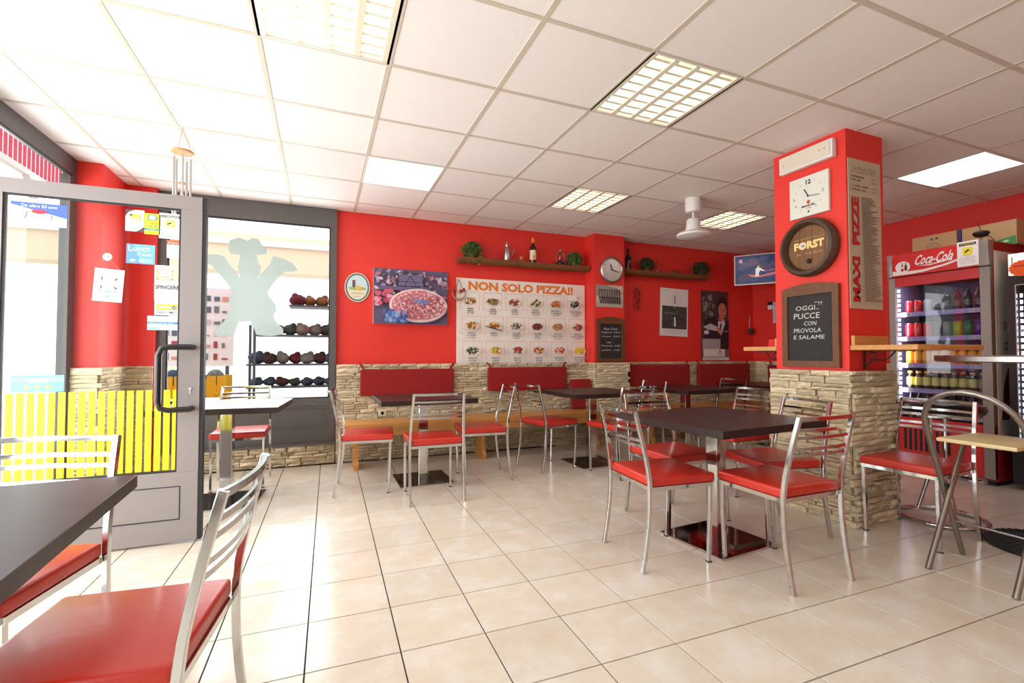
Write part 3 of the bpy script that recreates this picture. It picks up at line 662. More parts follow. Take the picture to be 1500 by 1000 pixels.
def flat_light(c, r, label):
    t = thing('ceiling_light', label, 'ceiling light', (GX(c) + 0.3, GY(r) + 0.3, CEIL), 0, 'flat ceiling light panels')
    g = G().ring([(-0.3, -0.3), (0.3, -0.3), (0.3, 0.3), (-0.3, 0.3)], [(-0.285, -0.285), (0.285, -0.285), (0.285, 0.285), (-0.285, 0.285)], -0.002, 0.03, 'xy'); g.obj('frame', M['white'], t)
    G().box(-0.286, 0.286, -0.286, 0.286, 0.004, 0.012).obj('diffuser', M['diffuser'], t)
    area('lamp_light', (0, 0, -0.012), (0, 0, 0), 0.55, 0.55, LAMP_W, (1, 0.97, 0.93), t)
LL = {(1, -1): 'louvred ceiling light cut by the top edge of the picture, nearest the door', (4, -1): 'louvred ceiling light in the middle of the ceiling, left of the pillar', (2, 2): 'plain white ceiling panel light nearest the back wall above the pizza picture', (5, 2): 'louvred ceiling light above the wall shelf with bottles', (8, 2): 'small looking louvred ceiling light beside the white ceiling fan', (9, -1): 'plain white ceiling panel light right of the pillar above the drinks fridge'}
for (c, r), k in LIGHTS.items():
    (louvre_light if k == 'louvre' else flat_light)(c, r, LL.get((c, r), 'louvred ceiling light above the front part of the room behind the camera'))

# ------------------------------------------------------------------ chairs
def make_chair():
    t = thing('dining_chair', '', 'chair')
    g = G(); g.box(-0.198, 0.198, -0.195, 0.20, 0.422, 0.470, bev=0.013, seg=3)
    n0 = len(g.v)
    g.v = [(x * (1.0 + 0.0), y, z + (0.010 * max(0, 1 - (x / 0.2) ** 2) * max(0, 1 - (y / 0.2) ** 2) if z > 0.46 else 0)) for (x, y, z) in g.v]
    g.obj('seat', M['seat'], t, smooth=50)
    g = G()
    for b in (((-0.19, -0.19, 0.413), (0.19, -0.19, 0.413)), ((-0.19, 0.185, 0.413), (0.19, 0.185, 0.413)), ((-0.19, -0.19, 0.413), (-0.19, 0.185, 0.413)), ((0.19, -0.19, 0.413), (0.19, 0.185, 0.413))): g.bar(b, 0.02, 0.02)
    g.obj('seat_frame', M['chrome'], t)
    prof = [(0.92 * p, 0.92 * q) for p, q in ((-0.009, -0.011), (0.009, -0.011), (0.011, -0.009), (0.011, 0.009), (0.009, 0.011), (-0.009, 0.011), (-0.011, 0.009), (-0.011, -0.009))]
    for s in (-1, 1):
        pts = []
        for k in range(0, 12):
            z = 0.815 * k / 11
            y = -0.205 - 0.045 * max(0, 1 - z / 0.36) ** 1.6 if z < 0.36 else -0.205
            if z > 0.46: y = -0.205 - 0.075 * ((z - 0.46) / 0.355) ** 1.25
            x = 0.203 if z < 0.46 else 0.203 - 0.017 * (z - 0.46) / 0.355
            pts.append((s * x, y, max(z, 0.0)))
        G().sweep(pts, prof, up=(1, 0, 0)).obj('rear_leg', M['chrome'], t, smooth=35)
        pts = [(s * 0.186, 0.162, 0), (s * 0.186, 0.166, 0.12), (s * 0.187, 0.172, 0.25), (s * 0.187, 0.176, 0.405)]
        G().sweep(pts, [(p[0] * 0.9, p[1] * 0.9) for p in prof], up=(1, 0, 0)).obj('front_leg', M['chrome'], t, smooth=35)
        G().box(s * 0.186 - 0.012, s * 0.186 + 0.012, 0.150, 0.174, 0, 0.006).obj('foot_cap', M['black'], t)
    for i, z in enumerate((0.807, 0.752, 0.716, 0.662, 0.632)):
        y0 = -0.205 - 0.075 * ((z - 0.46) / 0.355) ** 1.25; w_ = 0.203 - 0.017 * (z - 0.46) / 0.355
        pts = [(w_ * q / 4, y0 - 0.022 * (1 - (q / 4) ** 2), z) for q in range(-4, 5)]
        G().sweep(pts, [(-0.006, -0.009), (0.006, -0.009), (0.006, 0.009), (-0.006, 0.009)] if i == 0 else [(-0.004, -0.0075), (0.004, -0.0075), (0.004, 0.0075), (-0.004, 0.0075)], up=(0, 0, 1)).obj('back_slat', M['chrome'], t, smooth=35)
    return t
def yaw(fx, fy): return math.atan2(-fx, fy)
CH = [
 ((0.37, 4.08), (0.993, -0.12), 'red chrome chair nearest the back window, left of the first bench table'),
 ((0.82, 3.70), (0.03, 1), 'chrome chair with its back to us below the pizza picture'),
 ((1.33, 4.06), (-0.995, 0.1), 'red seated chrome chair right of the bench table under the pizza picture'),
 ((2.10, 4.19), (0.975, 0.22), 'chrome chair at the left side of the second bench table'),
 ((2.59, 3.75), (-0.15, 0.99), 'chrome chair in front of the second bench table, partly hidden by the big front chair'),
 ((1.78, 2.155), (0.99, -0.09), 'red chrome chair at the left side of the big dark table'),
 ((2.216, 1.785), (0.0, 1), 'red chrome chair with its back to us in front of the big dark table'),
 ((2.64, 2.17), (-0.98, 0.20), 'red chrome chair between the big dark table and the stone pillar'),
 ((3.15, 2.93), (-1.0, 0.0), 'chrome chair just behind the stone pillar, beyond the big dark table'),
 ((2.21, 2.55), (0.02, -1), 'red chrome chair on the far side of the big dark table, facing us'),
 ((3.07, 4.14), (-1, 0), 'chrome chair between the second and third bench tables'),
 ((4.22, 4.15), (-1, 0), 'chrome chair on the right of the third bench table, farthest from us'),
 ((3.355, 1.75), (-1, -0.05), 'red chrome chair under the wooden wall counter at the right of the stone pillar'),
 ((-0.62, 4.57), (0, -1), 'chrome chair between the window and the table behind the open door'),
 ((-0.91, 1.86), (-0.20, -0.98), 'red chrome chair on the far side of the front left table'),
 ((-0.445, 1.385), (-0.993, 0.115), 'nearest red chrome chair, large in the lower left corner'),
]
ch0 = make_chair()
for i, ((x, y), (fx, fy), lb) in enumerate(CH):
    o = ch0 if i == 0 else dup(ch0)
    o.location = (x, y, 0); o.rotation_euler = (0, 0, yaw(fx, fy)); o['label'] = lb; o['group'] = 'chrome dining chairs'

# ------------------------------------------------------------------ tables
def make_table():
    t = thing('dining_table', '', 'table')
    g = G(); g.box(-0.5, 0.5, -0.5, 0.5, 0.69, 0.73, bev=0.002, seg=1); top = g.obj('tabletop', M['wenge'], t)
    g = G(); g.box(-0.04, 0.04, -0.04, 0.04, 0.012, 0.675, bev=0.003, seg=1); g.obj('column', M['chrome'], t)
    g = G(); g.box(-0.15, 0.15, -0.15, 0.15, 0.675, 0.69); g.obj('top_plate', M['black'], t)
    g = G(); g.box(-0.225, 0.225, -0.225, 0.225, 0.0, 0.014, bev=0.002, seg=1); b = g.obj('base_plate', M['dark_chrome'], t)
    g = G().ring([(-0.228, -0.228), (0.228, -0.228), (0.228, 0.228), (-0.228, 0.228)], [(-0.223, -0.223), (0.223, -0.223), (0.223, 0.223), (-0.223, 0.223)], 0.0, 0.012, 'xy'); g.obj('rim', M['chrome'], b)
    return t
TB = [
 ((2.20, 2.17), (0.86, 0.80), 5, 'big dark wood table with chrome column in front of the stone pillar'),
 ((0.84, 4.17), (0.80, 0.72), 0, 'dark wood table at the bench under the pizza picture'),
 ((2.56, 4.16), (0.80, 0.74), 0, 'dark wood table at the bench under the food menu poster'),
 ((3.80, 4.18), (0.76, 0.80), 4, 'dark wood table at the far bench below the calendar'),
 ((5.15, 4.30), (0.80, 0.72), 0, 'dark wood table in the far right corner under the television'),
 ((-0.645, 4.10), (0.80, 0.72), -5, 'dark wood table by the back left window, half hidden by the open door'),
 ((-0.905, 1.39), (0.80, 0.80), 3, 'dark wood table cut by the left edge of the picture'),
]
tb0 = make_table()
for i, ((x, y), (sx, sy), rz, lb) in enumerate(TB):
    o = tb0 if i == 0 else dup(tb0)
    o.location = (x, y, 0); o.rotation_euler = (0, 0, math.radians(rz)); o['label'] = lb; o['group'] = 'dark square tables'
    for k in kids(o):
        if k.name.startswith('tabletop'): k.scale = (sx, sy, 1)

# ------------------------------------------------------------------ benches
def bench(name, x0, x1, legs, label):
    t = thing(name, label, 'bench', ((x0 + x1) / 2, 4.85, 0)); h = (x1 - x0) / 2
    for k in range(3): G().box(-h, h, -0.205 + k * 0.125, -0.205 + k * 0.125 + 0.122, 0.395, 0.442, bev=0.004, seg=2).obj('seat_board', M['pine'], t)
    G().box(-h + 0.02, h - 0.02, -0.195, -0.165, 0.325, 0.395).obj('apron', M['pine'], t)
    for lx in legs:
        x = lx - (x0 + x1) / 2
        pr = [(-0.14, 0), (0.13, 0), (0.13, 0.05), (0.09, 0.10), (0.07, 0.2), (0.10, 0.30), (0.14, 0.325), (0.14, 0.395), (-0.16, 0.395), (-0.16, 0.325), (-0.11, 0.30), (-0.08, 0.2), (-0.10, 0.1), (-0.14, 0.05)]
        G().prism([(p[0], p[1]) for p in pr], x - 0.022, x + 0.022, 'yz').obj('leg', M['pine'], t)
    return t
bench('wooden_bench', 0.20, 3.07, (0.32, 1.60, 3.0), 'long varnished pine bench along the stone wall under the food menu')
bench('wooden_bench', 3.66, 5.95, (3.8, 4.85, 5.8), 'pine bench in the far part of the room below the calendar')

# cushions
def cushion(x0, x1, z0, z1, y, label, rx=0.0, straps=True):
    w_ = x1 - x0; t = thing('back_cushion', label, 'cushion', ((x0 + x1) / 2, y, z0), 0, 'dark red back cushions')
    g = G(); g.box(-w_ / 2, w_ / 2, -0.05, 0.0, 0, z1 - z0, bev=0.018, seg=3); o = g.obj('pad', M['fabric'], t, smooth=60)
    if straps:
        for s in (-1, 1):
            g = G(); g.bar([(s * (w_ / 2 - 0.04), -0.012, z1 - z0 - 0.01), (s * (w_ / 2 - 0.02), -0.006, z1 - z0 + 0.03), (s * (w_ / 2 + 0.005), 0.0, z1 - z0 + 0.055)], 0.012, 0.018); g.obj('tie_strap', M['fabric'], t)
    t.rotation_euler = (rx, 0, 0)
    return t
cushion(0.376, 1.361, 0.672, 0.947, 5.085, 'dark red back cushion on the stone wall below the pizza picture')
cushion(1.758, 2.766, 0.686, 0.953, 5.085, 'dark red back cushion on the stone wall below the food menu')
cushion(3.68, 4.67, 0.616, 0.967, 5.085, 'dark red back cushion on the far wall below the calendar')
cushion(4.82, 5.78, 0.583, 0.967, 5.085, 'dark red back cushion on the far wall below the poster of a man')
cushion(2.78, 3.06, 0.447, 0.80, 4.96, 'small dark red cushion standing on the right end of the bench', rx=-0.18, straps=False)
t = cushion(-0.45, 0.45, 0.6, 0.95, 0, 'dark red back cushion on the right wall, just left of the stone pillar'); t.location = (XR - 0.095, 4.40, 0.60); t.rotation_euler = (0, 0, -PI / 2)
G0 = G(); G0.box(-0.04, 0.04, -0.012, 0, -0.035, 0.035, bev=0.004, seg=1)
t = thing('wall_socket', 'small white power socket on the stone wall above the bench', 'socket', (0.60, 5.085, 0.49)); G0.obj('plate', M['cream'], t)
g = G(); g.lathe([(0, 0), (0.018, 0), (0.018, 0.003), (0, 0.003)], 14, mtx=Matrix.Translation((0, -0.0125, 0)) @ Matrix.Rotation(PI / 2, 4, 'X')); g.obj('socket_face', M['black'], t)

# ------------------------------------------------------------------ wall things, back wall (y = 5.20)
WY = 5.195
# oval sign
s = Sheet(0.01, 0.01, (220, 210, 195)); s.g = G(); s.g.cur = L(222, 210, 190)
def ovalpoly(cx, cz, rx, rz, n=28): return [(cx + rx * math.cos(2 * PI * k / n), cz + rz * math.sin(2 * PI * k / n)) for k in range(n)]
t = thing('oval_sign', 'small oval sign with a lighthouse picture, left of the pizza picture', 'sign', (0.348, WY, 1.806))
g = G(); g.prism(ovalpoly(0, 0, 0.127, 0.155), -0.014, 0); g.obj('rim', M['cream'], t)
s.k = 0; y0 = -0.0150
s.g.add([(p[0], -0.0145, p[1]) for p in ovalpoly(0, 0, 0.118, 0.145)], [tuple(range(28))], L(90, 92, 84))
s.lay = lambda: (setattr(s, 'k', s.k + 1), -0.0150 - 0.0004 * s.k)[1]
s.ell(0, 0, 0.104, 0.130, (200, 222, 226), 28); s.ell(0, -0.05, 0.092, 0.07, (226, 220, 190), 24); s.ell(0.0, -0.012, 0.09, 0.02, (150, 180, 130), 20)
s.rect(-0.05, 0.0, -0.02, 0.075, (90, 70, 100)); s.rect(-0.053, 0.05, -0.017, 0.058, (200, 90, 80)); s.ell(0.01, -0.005, 0.032, 0.024, (230, 180, 80)); scrib(s, -0.06, -0.07, 0.12, 0.018, (200, 150, 90)); scrib(s, -0.04, -0.1, 0.08, 0.012, (150, 150, 140))
o = s.g.obj('print', M['print'], t, colors=True)
s = None

# pizza picture
t = thing('pizza_picture', 'canvas picture of a large pizza on the red wall', 'picture', (0.51, WY, 1.43))
W, H = 0.80, 0.595
G().box(0, W, -0.03, 0, 0, H).obj('canvas', M['ext_white'], t)
s = Sheet(W, H, (96, 82, 112), 0.001); random.seed(11)
for k in range(200):
    x = random.uniform(0, W); z = random.uniform(0.26, H - 0.02); r = random.uniform(0.010, 0.032)
    x = min(max(x, r), W - r); z = min(z, H - r)
    s.ell(x, z, r, r * 0.7, random.choice(((150, 140, 165), (205, 190, 200), (120, 105, 135), (215, 170, 180), (190, 110, 130), (80, 68, 100))), 9, random.uniform(0, 3), 0.2)
s.rect(0.05, 0.36, W - 0.2, 0.40, (100, 88, 120)); s.rect(0.25, 0.41, 0.52, 0.53, (110, 96, 130)); s.frame(0.25, 0.45, 0.52, 0.55, 0.008, (60, 50, 76)); s.line(0.32, 0.42, 0.38, 0.52, 0.012, (70, 58, 84)); s.line(0.44, 0.42, 0.38, 0.52, 0.012, (70, 58, 84))
for k in range(26):
    x = random.uniform(0.03, 0.2); z = random.uniform(0.2, 0.36); s.ell(x, z, 0.03, 0.024, random.choice(((200, 90, 110), (170, 60, 90), (225, 150, 165))), 9, 0, 0.1)
s.ell(0.485, 0.19, 0.305, 0.182, (104, 84, 118), 30); s.ell(0.47, 0.20, 0.315, 0.182, (232, 206, 204), 40, 0, 0.008); s.ell(0.47, 0.205, 0.288, 0.160, (214, 128, 140), 40)
for k in range(420):
    a = random.uniform(0, 2 * PI); q = math.sqrt(random.random()) * 0.97; x = 0.47 + 0.275 * q * math.cos(a); z = 0.205 + 0.150 * q * math.sin(a)
    s.ell(x, z, random.uniform(0.008, 0.024), random.uniform(0.004, 0.010), random.choice(((232, 196, 190), (226, 170, 172), (196, 92, 116), (208, 120, 136), (236, 214, 204), (216, 142, 150))), 7, random.uniform(0, 3), 0.25)
for k in range(10): s.ell(0.47 + random.uniform(-0.06, 0.06), 0.22 + random.uniform(-0.025, 0.03), 0.026, 0.012, random.choice(((90, 120, 180), (110, 140, 200))), 8, random.uniform(0, 3), 0.3)
for k in range(8): s.ell(0.47 + random.uniform(-0.2, 0.2), 0.19 + random.uniform(-0.08, 0.08), 0.008, 0.006, (70, 60, 80), 7)
for k in range(40): s.ell(0.19 + random.uniform(-0.11, 0.13), 0.06 + random.uniform(-0.04, 0.07), 0.024, 0.018, random.choice(((70, 100, 165), (100, 135, 195), (50, 70, 130), (140, 165, 210))), 8, random.uniform(0, 3), 0.2)
s.obj('printed_picture', (0, -0.0312, 0), parent=t)
random.seed(21)

# food menu poster
W, H = 1.68, 0.985
s = Sheet(W, H, (238, 228, 220), 0.006)
s.text('NON SOLO PIZZA!!', 0.14, 0.85, 0.105, (232, 122, 38), w=1.37, bold=0.045)
cw, chh = 0.262, 0.29
FOOD = [[(200, 160, 90), (110, 130, 50), (170, 60, 40), (240, 235, 225)], [(196, 160, 110), (120, 50, 36), (90, 120, 50)], [(150, 80, 60), (235, 225, 215), (80, 90, 50), (190, 70, 50)], [(225, 215, 190), (150, 50, 44), (80, 110, 50)], [(225, 130, 80), (60, 130, 60), (235, 160, 100), (200, 70, 40)], [(20, 40, 24), (225, 225, 225), (150, 180, 120)],
        [(220, 180, 100), (90, 110, 40), (170, 70, 40), (240, 220, 180)], [(220, 160, 80), (170, 50, 40), (70, 120, 40), (235, 200, 130)], [(150, 110, 90), (50, 50, 60), (230, 225, 225), (120, 70, 50)], [(130, 50, 50), (60, 80, 40), (170, 90, 90), (80, 40, 40)], [(180, 120, 66), (196, 140, 84), (160, 100, 56)], [(180, 40, 40), (230, 215, 205), (60, 100, 50), (200, 90, 80)],
        [(50, 80, 36), (90, 120, 50), (90, 60, 50), (200, 200, 180)], [(220, 180, 60), (110, 130, 40), (230, 130, 60), (240, 220, 190)], [(140, 90, 60), (90, 60, 40), (240, 230, 220), (190, 60, 50)], [(190, 60, 60), (230, 200, 110), (110, 140, 60), (235, 190, 180)], [(215, 110, 90), (240, 220, 210), (190, 60, 50)], [(236, 190, 50), (226, 165, 40), (245, 205, 80)]]
TXT = [('KEBAB', 'PANINO', '€ 4,00'), ('KEBAB', 'PIADINA', '€ 5,00'), ('KEBAB', 'PIATTO', '€ 6,00'), ('PIADINA', 'ROMAGNOLA', '€ 5,00'), ('BRUSCHETTA', 'AL POMODORO', '€ 5,00'), ('PIATTO VEGETARIANO', 'CON VERDURE', '€ 5,00'),
       ('BURRITO', 'AL CURRY', '€ 5,00'), ('BURRITO', '€ 5,50', ''), ('TAGLIERE', 'FORMAGGI', '€ 8,00'), ('TAGLIERE', 'SPECK', '€ 8,00'), ('FOCACCIA', 'DELLA CASA', '€ 3,00'), ('BRESAOLA', 'RUCOLA GRANA', '€ 8,00'),
       ('INSALATA', 'PICCOLA', '€ 3,50'), ('INSALATA', 'GRANDE', '€ 6,50'), ('INSALATA', 'FARCITA', '€ 8,00'), ('CRUDO E', 'MELONE', '€ 8,00'), ('MOZZARELLA', 'E LAMPONI', '€ 6,00'), ('PATATINE FRITTE', 'CON WURSTEL', '€ 3,50')]
for r in range(3):
    for c in range(6):
        x0 = 0.045 + c * 0.272; z1 = 0.83 - r * 0.285; k = r * 6 + c; fc = FOOD[k]
        s.frame(x0, z1 - 0.195, x0 + 0.232, z1, 0.0035, (226, 150, 110)); s.rect(x0 + 0.03, z1 - 0.197, x0 + 0.20, z1 - 0.190, (238, 228, 220))
        cx, cz = x0 + 0.118, z1 - 0.105
        s.ell(cx, cz - 0.008, 0.088, 0.046, (226, 212, 202), 20); s.ell(cx, cz, 0.070, 0.040, fc[0], 16, 0, 0.08)
        for q in range(26):
            a = random.uniform(0, 2 * PI); u = math.sqrt(random.random()); s.ell(cx + 0.062 * u * math.cos(a), cz + 0.034 * u * math.sin(a), random.uniform(0.010, 0.024), random.uniform(0.007, 0.014), random.choice(fc), 8, random.uniform(0, 3), 0.25)
        if k == 7: s.line(x0 + 0.01, cz - 0.005, x0 + 0.22, cz - 0.06, 0.011, (40, 40, 60))
        if k == 5: s.rect(x0 + 0.01, z1 - 0.05, x0 + 0.13, z1 + 0.012, (240, 232, 226))
        zt = z1 - 0.202
        for q, ln in enumerate(TXT[k]):
            if ln: s.text(ln, cx, zt - q * 0.026, 0.017, (70, 60, 60), align='c', bold=0.02, w=min(0.16, 0.0135 * len(ln)))
o = s.obj('menu_poster', (1.425, WY, 0.992)); o.location.y = WY - 0.006
tag(o, 'wide white NON SOLO PIZZA food poster with eighteen dishes', 'poster')
# horn ornament hung at the poster's corner
t = thing('horn_ornament', 'curved red and white horn charm hanging over the left corner of the food poster', 'ornament', (1.445, WY - 0.02, 1.80))
pts = [(0.075 * math.cos(a), -0.01, 0.075 * math.sin(a)) for a in [PI * (0.95 + 1.1 * k / 12) for k in range(13)]]
g = G(); [g.blob(p, (0.015 - abs(k - 6) * 0.0012,) * 3, 8, 5) for k, p in enumerate(pts)]; g.obj('horn', M['k8'], t, smooth=60)
g = G(); g.tube([(-0.005, -0.004, 0.16), (-0.03, -0.01, 0.05), (0.0, -0.014, -0.02)], 0.003, 5); g.tube([(-0.005, -0.004, 0.16), (0.04, -0.01, 0.05)], 0.003, 5); g.obj('cord', M['gasket'], t)
for p in ((-0.06, -0.016, 0.02), (0.055, -0.016, 0.035), (0.02, -0.016, 0.02)): g = G(); g.blob((0, 0, 0), (0.018, 0.01, 0.022), 8, 5, 0.1); o = g.obj('bow', M['chili'], t, smooth=60); o.location = p

def log_shelf(x0, x1, z, label, dep=0.16):
    t = thing('log_shelf', label, 'shelf', (x0, WY, z)); n = 14; g = G(); pr = []
    pts = [(k * (x1 - x0) / n, -dep / 2 + random.uniform(-0.006, 0.006), -0.028 + random.uniform(-0.004, 0.004)) for k in range(n + 1)]
    g.sweep(pts, [(-dep / 2, 0.028), (-dep / 2 + 0.01, 0.0), (-dep / 3, -0.022), (0, -0.034), (dep / 3, -0.024), (dep / 2 - 0.005, -0.004), (dep / 2, 0.028)], up=(0, 0, 1))
    g.obj('half_log', M['rustic'], t, smooth=40)
    return t
log_shelf(1.42, 3.10, 2.19, 'rough half log shelf with bottle, cruet and lantern above the food poster')
log_shelf(3.62, 5.02, 2.20, 'rough half log shelf on the far wall above the calendar')
def trailing_plant(x, z, label, r=0.10, m='green', glass=False, y=5.09, drop=0.10):
    t = thing('trailing_plant', label, 'plant', (x, y, z), 0, 'bushy plants on the log shelves')
    g = G().lathe([(0.028, 0), (0.04, 0.06), (0.044, 0.062), (0.04, 0.058), (0.02, 0.05), (0.0, 0.05)], 14); g.obj('pot', M['glass_obj'] if glass else M['terracotta'], t, smooth=40)
    g = G()
    for k in range(800):
        a = random.uniform(0, 2 * PI); e = random.uniform(-0.9, 1.5); R_ = r * (0.45 + 0.6 * random.random())
        c = Vector((R_ * math.cos(a) * math.cos(e), R_ * math.sin(a) * math.cos(e) * 0.7, 0.085 + R_ * math.sin(e) * 0.8))
        if c.z < 0.02: c.y = -0.085 - random.uniform(0, 0.02); c.z -= random.uniform(0, drop)
        d = Vector((random.uniform(-1, 1), random.uniform(-1, 1), random.uniform(-1, 0.6))).normalized() * random.uniform(0.014, 0.026); n_ = d.cross(Vector((random.random(), random.random(), random.random()))).normalized() * 0.006
        c.y = min(c.y, 0.08)
        g.add([c - d, c + n_, c + d, c - n_], [(0, 1, 2, 3)])
    g.obj('foliage', M[m], t)
    return t
trailing_plant(1.575, 2.192, 'green trailing plant at the left end of the first log shelf', 0.125)
trailing_plant(2.90, 2.192, 'green trailing plant at the right end of the first log shelf', 0.105)
trailing_plant(4.00, 2.203, 'dark bushy plant on the far log shelf between the black bottle and the clear cruet', 0.115, 'green_dk')
trailing_plant(4.93, 2.203, 'dark bushy plant at the right end of the far log shelf', 0.135, 'green_dk')
t = thing('oil_cruet', 'steel oil can with thin spout on the first log shelf', 'oil can', (2.00, 5.085, 2.19))
g = G().lathe([(0.038, 0), (0.042, 0.01), (0.040, 0.10), (0.026, 0.15), (0.016, 0.165), (0.020, 0.175), (0.020, 0.19), (0.006, 0.205), (0.007, 0.22), (0, 0.228)], 18); g.obj('body', M['alu'], t, smooth=40)
g = G(); g.tube([(0.035, 0, 0.04), (0.07, 0, 0.08), (0.095, 0, 0.16)], 0.004, 6); g.tube([(0.036, 0, 0.10), (0.07, 0, 0.12)], 0.003, 6); g.obj('spout', M['alu'], t)
def bottle(t, prof, m, n=18): return G().lathe(prof, n).obj('body', m, t, smooth=40)
t = thing('wine_bottle', 'wine bottle with cream label and orange capsule on the first log shelf', 'bottle', (2.335, 5.085, 2.19))
bottle(t, [(0.036, 0), (0.038, 0.006), (0.038, 0.17), (0.030, 0.20), (0.015, 0.225), (0.0145, 0.25), (0, 0.25)], mat('dark_wine_glass', L(34, 26, 24), 0.1, coat=0.4))
G().lathe([(0.0155, 0.24), (0.016, 0.295), (0.014, 0.30), (0, 0.30)], 14).obj('capsule', mat('orange_capsule', L(235, 150, 30), 0.4), t, smooth=40)
G().lathe([(0.0386, 0.035), (0.0388, 0.15)], 18).obj('label', mat('cream_label', L(228, 214, 178), 0.6), t, smooth=40)
g = G(); g.box(-0.022, 0.012, -0.0402, -0.0392, 0.045, 0.085); g.obj('label_picture', mat('label_orange', L(220, 150, 60), 0.6), t)
t = thing('oil_lantern', 'small dark hurricane lantern on the first log shelf', 'lantern', (2.70, 5.085, 2.19))
g = G().lathe([(0.048, 0), (0.05, 0.03), (0.04, 0.045), (0.025, 0.05), (0.024, 0.06)], 16); g.obj('tank', M['black_matt'], t, smooth=40)
G().lathe([(0.024, 0.06), (0.034, 0.09), (0.030, 0.13), (0.022, 0.15)], 16).obj('glass_chimney', M['glass_obj'], t, smooth=60)
g = G().lathe([(0.026, 0.15), (0.03, 0.155), (0.018, 0.175), (0.018, 0.185), (0.0, 0.19)], 16); g.obj('cap', M['alu'], t, smooth=40)
g = G(); [g.tube([(sx * 0.044, 0, 0.035), (sx * 0.055, 0, 0.10), (sx * 0.025, 0, 0.165)], 0.003, 6) for sx in (-1, 1)]; g.tube([(0.05, -0.0, 0.15), (0.075, 0, 0.09), (0.078, 0, 0.02)], 0.002, 6); g.obj('wire_frame', M['alu'], t)
t = thing('wire_figure', 'tiny brown wire figure lying beside the wine bottle on the log shelf', 'ornament', (2.18, 5.08, 2.19))
g = G(); g.blob((0, 0, 0.045), (0.02, 0.012, 0.022), 8, 5, 0.15); [g.tube([(0, 0, 0.04), (0.035 * math.cos(a), 0.01 * math.sin(a), 0.02), (0.045 * math.cos(a), 0.02 * math.sin(a), 0.0)], 0.002, 4) for a in (0.3, 1.2, 2.2, 3.0)]; g.obj('body', M['string'], t)
t = thing('dark_bottle', 'black wine bottle at the left end of the far log shelf', 'bottle', (3.70, 5.085, 2.20))
bottle(t, [(0.036, 0), (0.038, 0.006), (0.038, 0.15), (0.030, 0.185), (0.014, 0.21), (0.0145, 0.275), (0, 0.275)], mat('black_glass', L(14, 16, 18), 0.1, coat=0.4))
for (x, lb) in ((4.17, 'clear glass cruet beside the left bush on the far log shelf'), (4.75, 'clear glass cruet just left of the right bush on the far log shelf')):
    t = thing('glass_cruet', lb, 'cruet', (x, 5.085, 2.20)); bottle(t, [(0.03, 0), (0.032, 0.01), (0.028, 0.07), (0.012, 0.10), (0.012, 0.14), (0.018, 0.15), (0.0, 0.155)], M['glass_obj'])
    G().lathe([(0.0, 0.155), (0.012, 0.16), (0.014, 0.175), (0.0, 0.19)], 12).obj('stopper', M['glass_obj'], t, smooth=40)
g = G(); [g.tube([(random.uniform(-0.12, 0.12), random.uniform(-0.04, 0.04), 0.008), (random.uniform(-0.12, 0.12), random.uniform(-0.04, 0.04), random.uniform(0.01, 0.06))], 0.004, 5) for k in range(16)]
o = g.obj('dried_twigs', M['rustic']); o.location = (4.45, 5.09, 2.20); tag(o, 'small heap of dried twigs in the middle of the far log shelf', 'twigs')

# chili string
t = thing('chili_string', 'string of dark dried chilies hanging on the far red wall', 'chili string', (3.90, WY, 1.69))
g = G(); g.tube([(0, -0.02, 0.34), (0.003, -0.03, 0.02)], 0.003, 5); g.obj('cord', M['string'], t)
for k in range(22):
    z = 0.03 + 0.013 * k; a = random.uniform(-1.2, 1.2); g = G(); g.tube([(0, -0.03, z), (0.025 * math.sin(a), -0.045, z - 0.012), (0.04 * math.sin(a), -0.04, z - 0.035)], 0.0075 if 3 < k < 8 or k > 12 else 0.005, 6); g.obj('chili', M['chili' if k % 3 else 'k5'], t, smooth=60)
# calendar
s = Sheet(0.485, 0.66, (226, 220, 216), 0.003); random.seed(5)
s.rect(0.035, 0.10, 0.465, 0.415, (70, 66, 62))
for k in range(90):
    x = random.uniform(0.05, 0.44); z = random.uniform(0.12, 0.39); c_ = random.choice((30, 45, 90, 120, 150)); s.line(x, z, x + random.uniform(-0.02, 0.02), z + random.uniform(0.01, 0.05), random.uniform(0.003, 0.008), (c_, c_, c_ - 4)); s.g.v = [(a, b, min(d, 0.413)) if False else (a, b, d) for a, b, d in s.g.v]
for (x, z) in ((0.24, 0.16), (0.24, 0.19), (0.235, 0.23)): s.ell(x, z, 0.016, 0.035, (225, 225, 222), 9, 0.1, 0.1)
scrib(s, 0.05, 0.30, 0.2, 0.03, (150, 148, 144)); s.line(0.232, 0.44, 0.232, 0.56, 0.014, (60, 58, 58)); s.line(0.232, 0.40, 0.234, 0.45, 0.012, (230, 228, 224)); scrib(s, 0.03, 0.62, 0.09, 0.008, (120, 118, 116))
for k in range(3): scrib(s, 0.05, 0.075 - 0.018 * k, 0.37, 0.006, (120, 118, 116))
o = s.obj('wall_calendar', (4.285, WY - 0.004, 1.36), tilt=0.03); tag(o, 'white calendar sheet with a dark square photo on the far red wall', 'calendar')
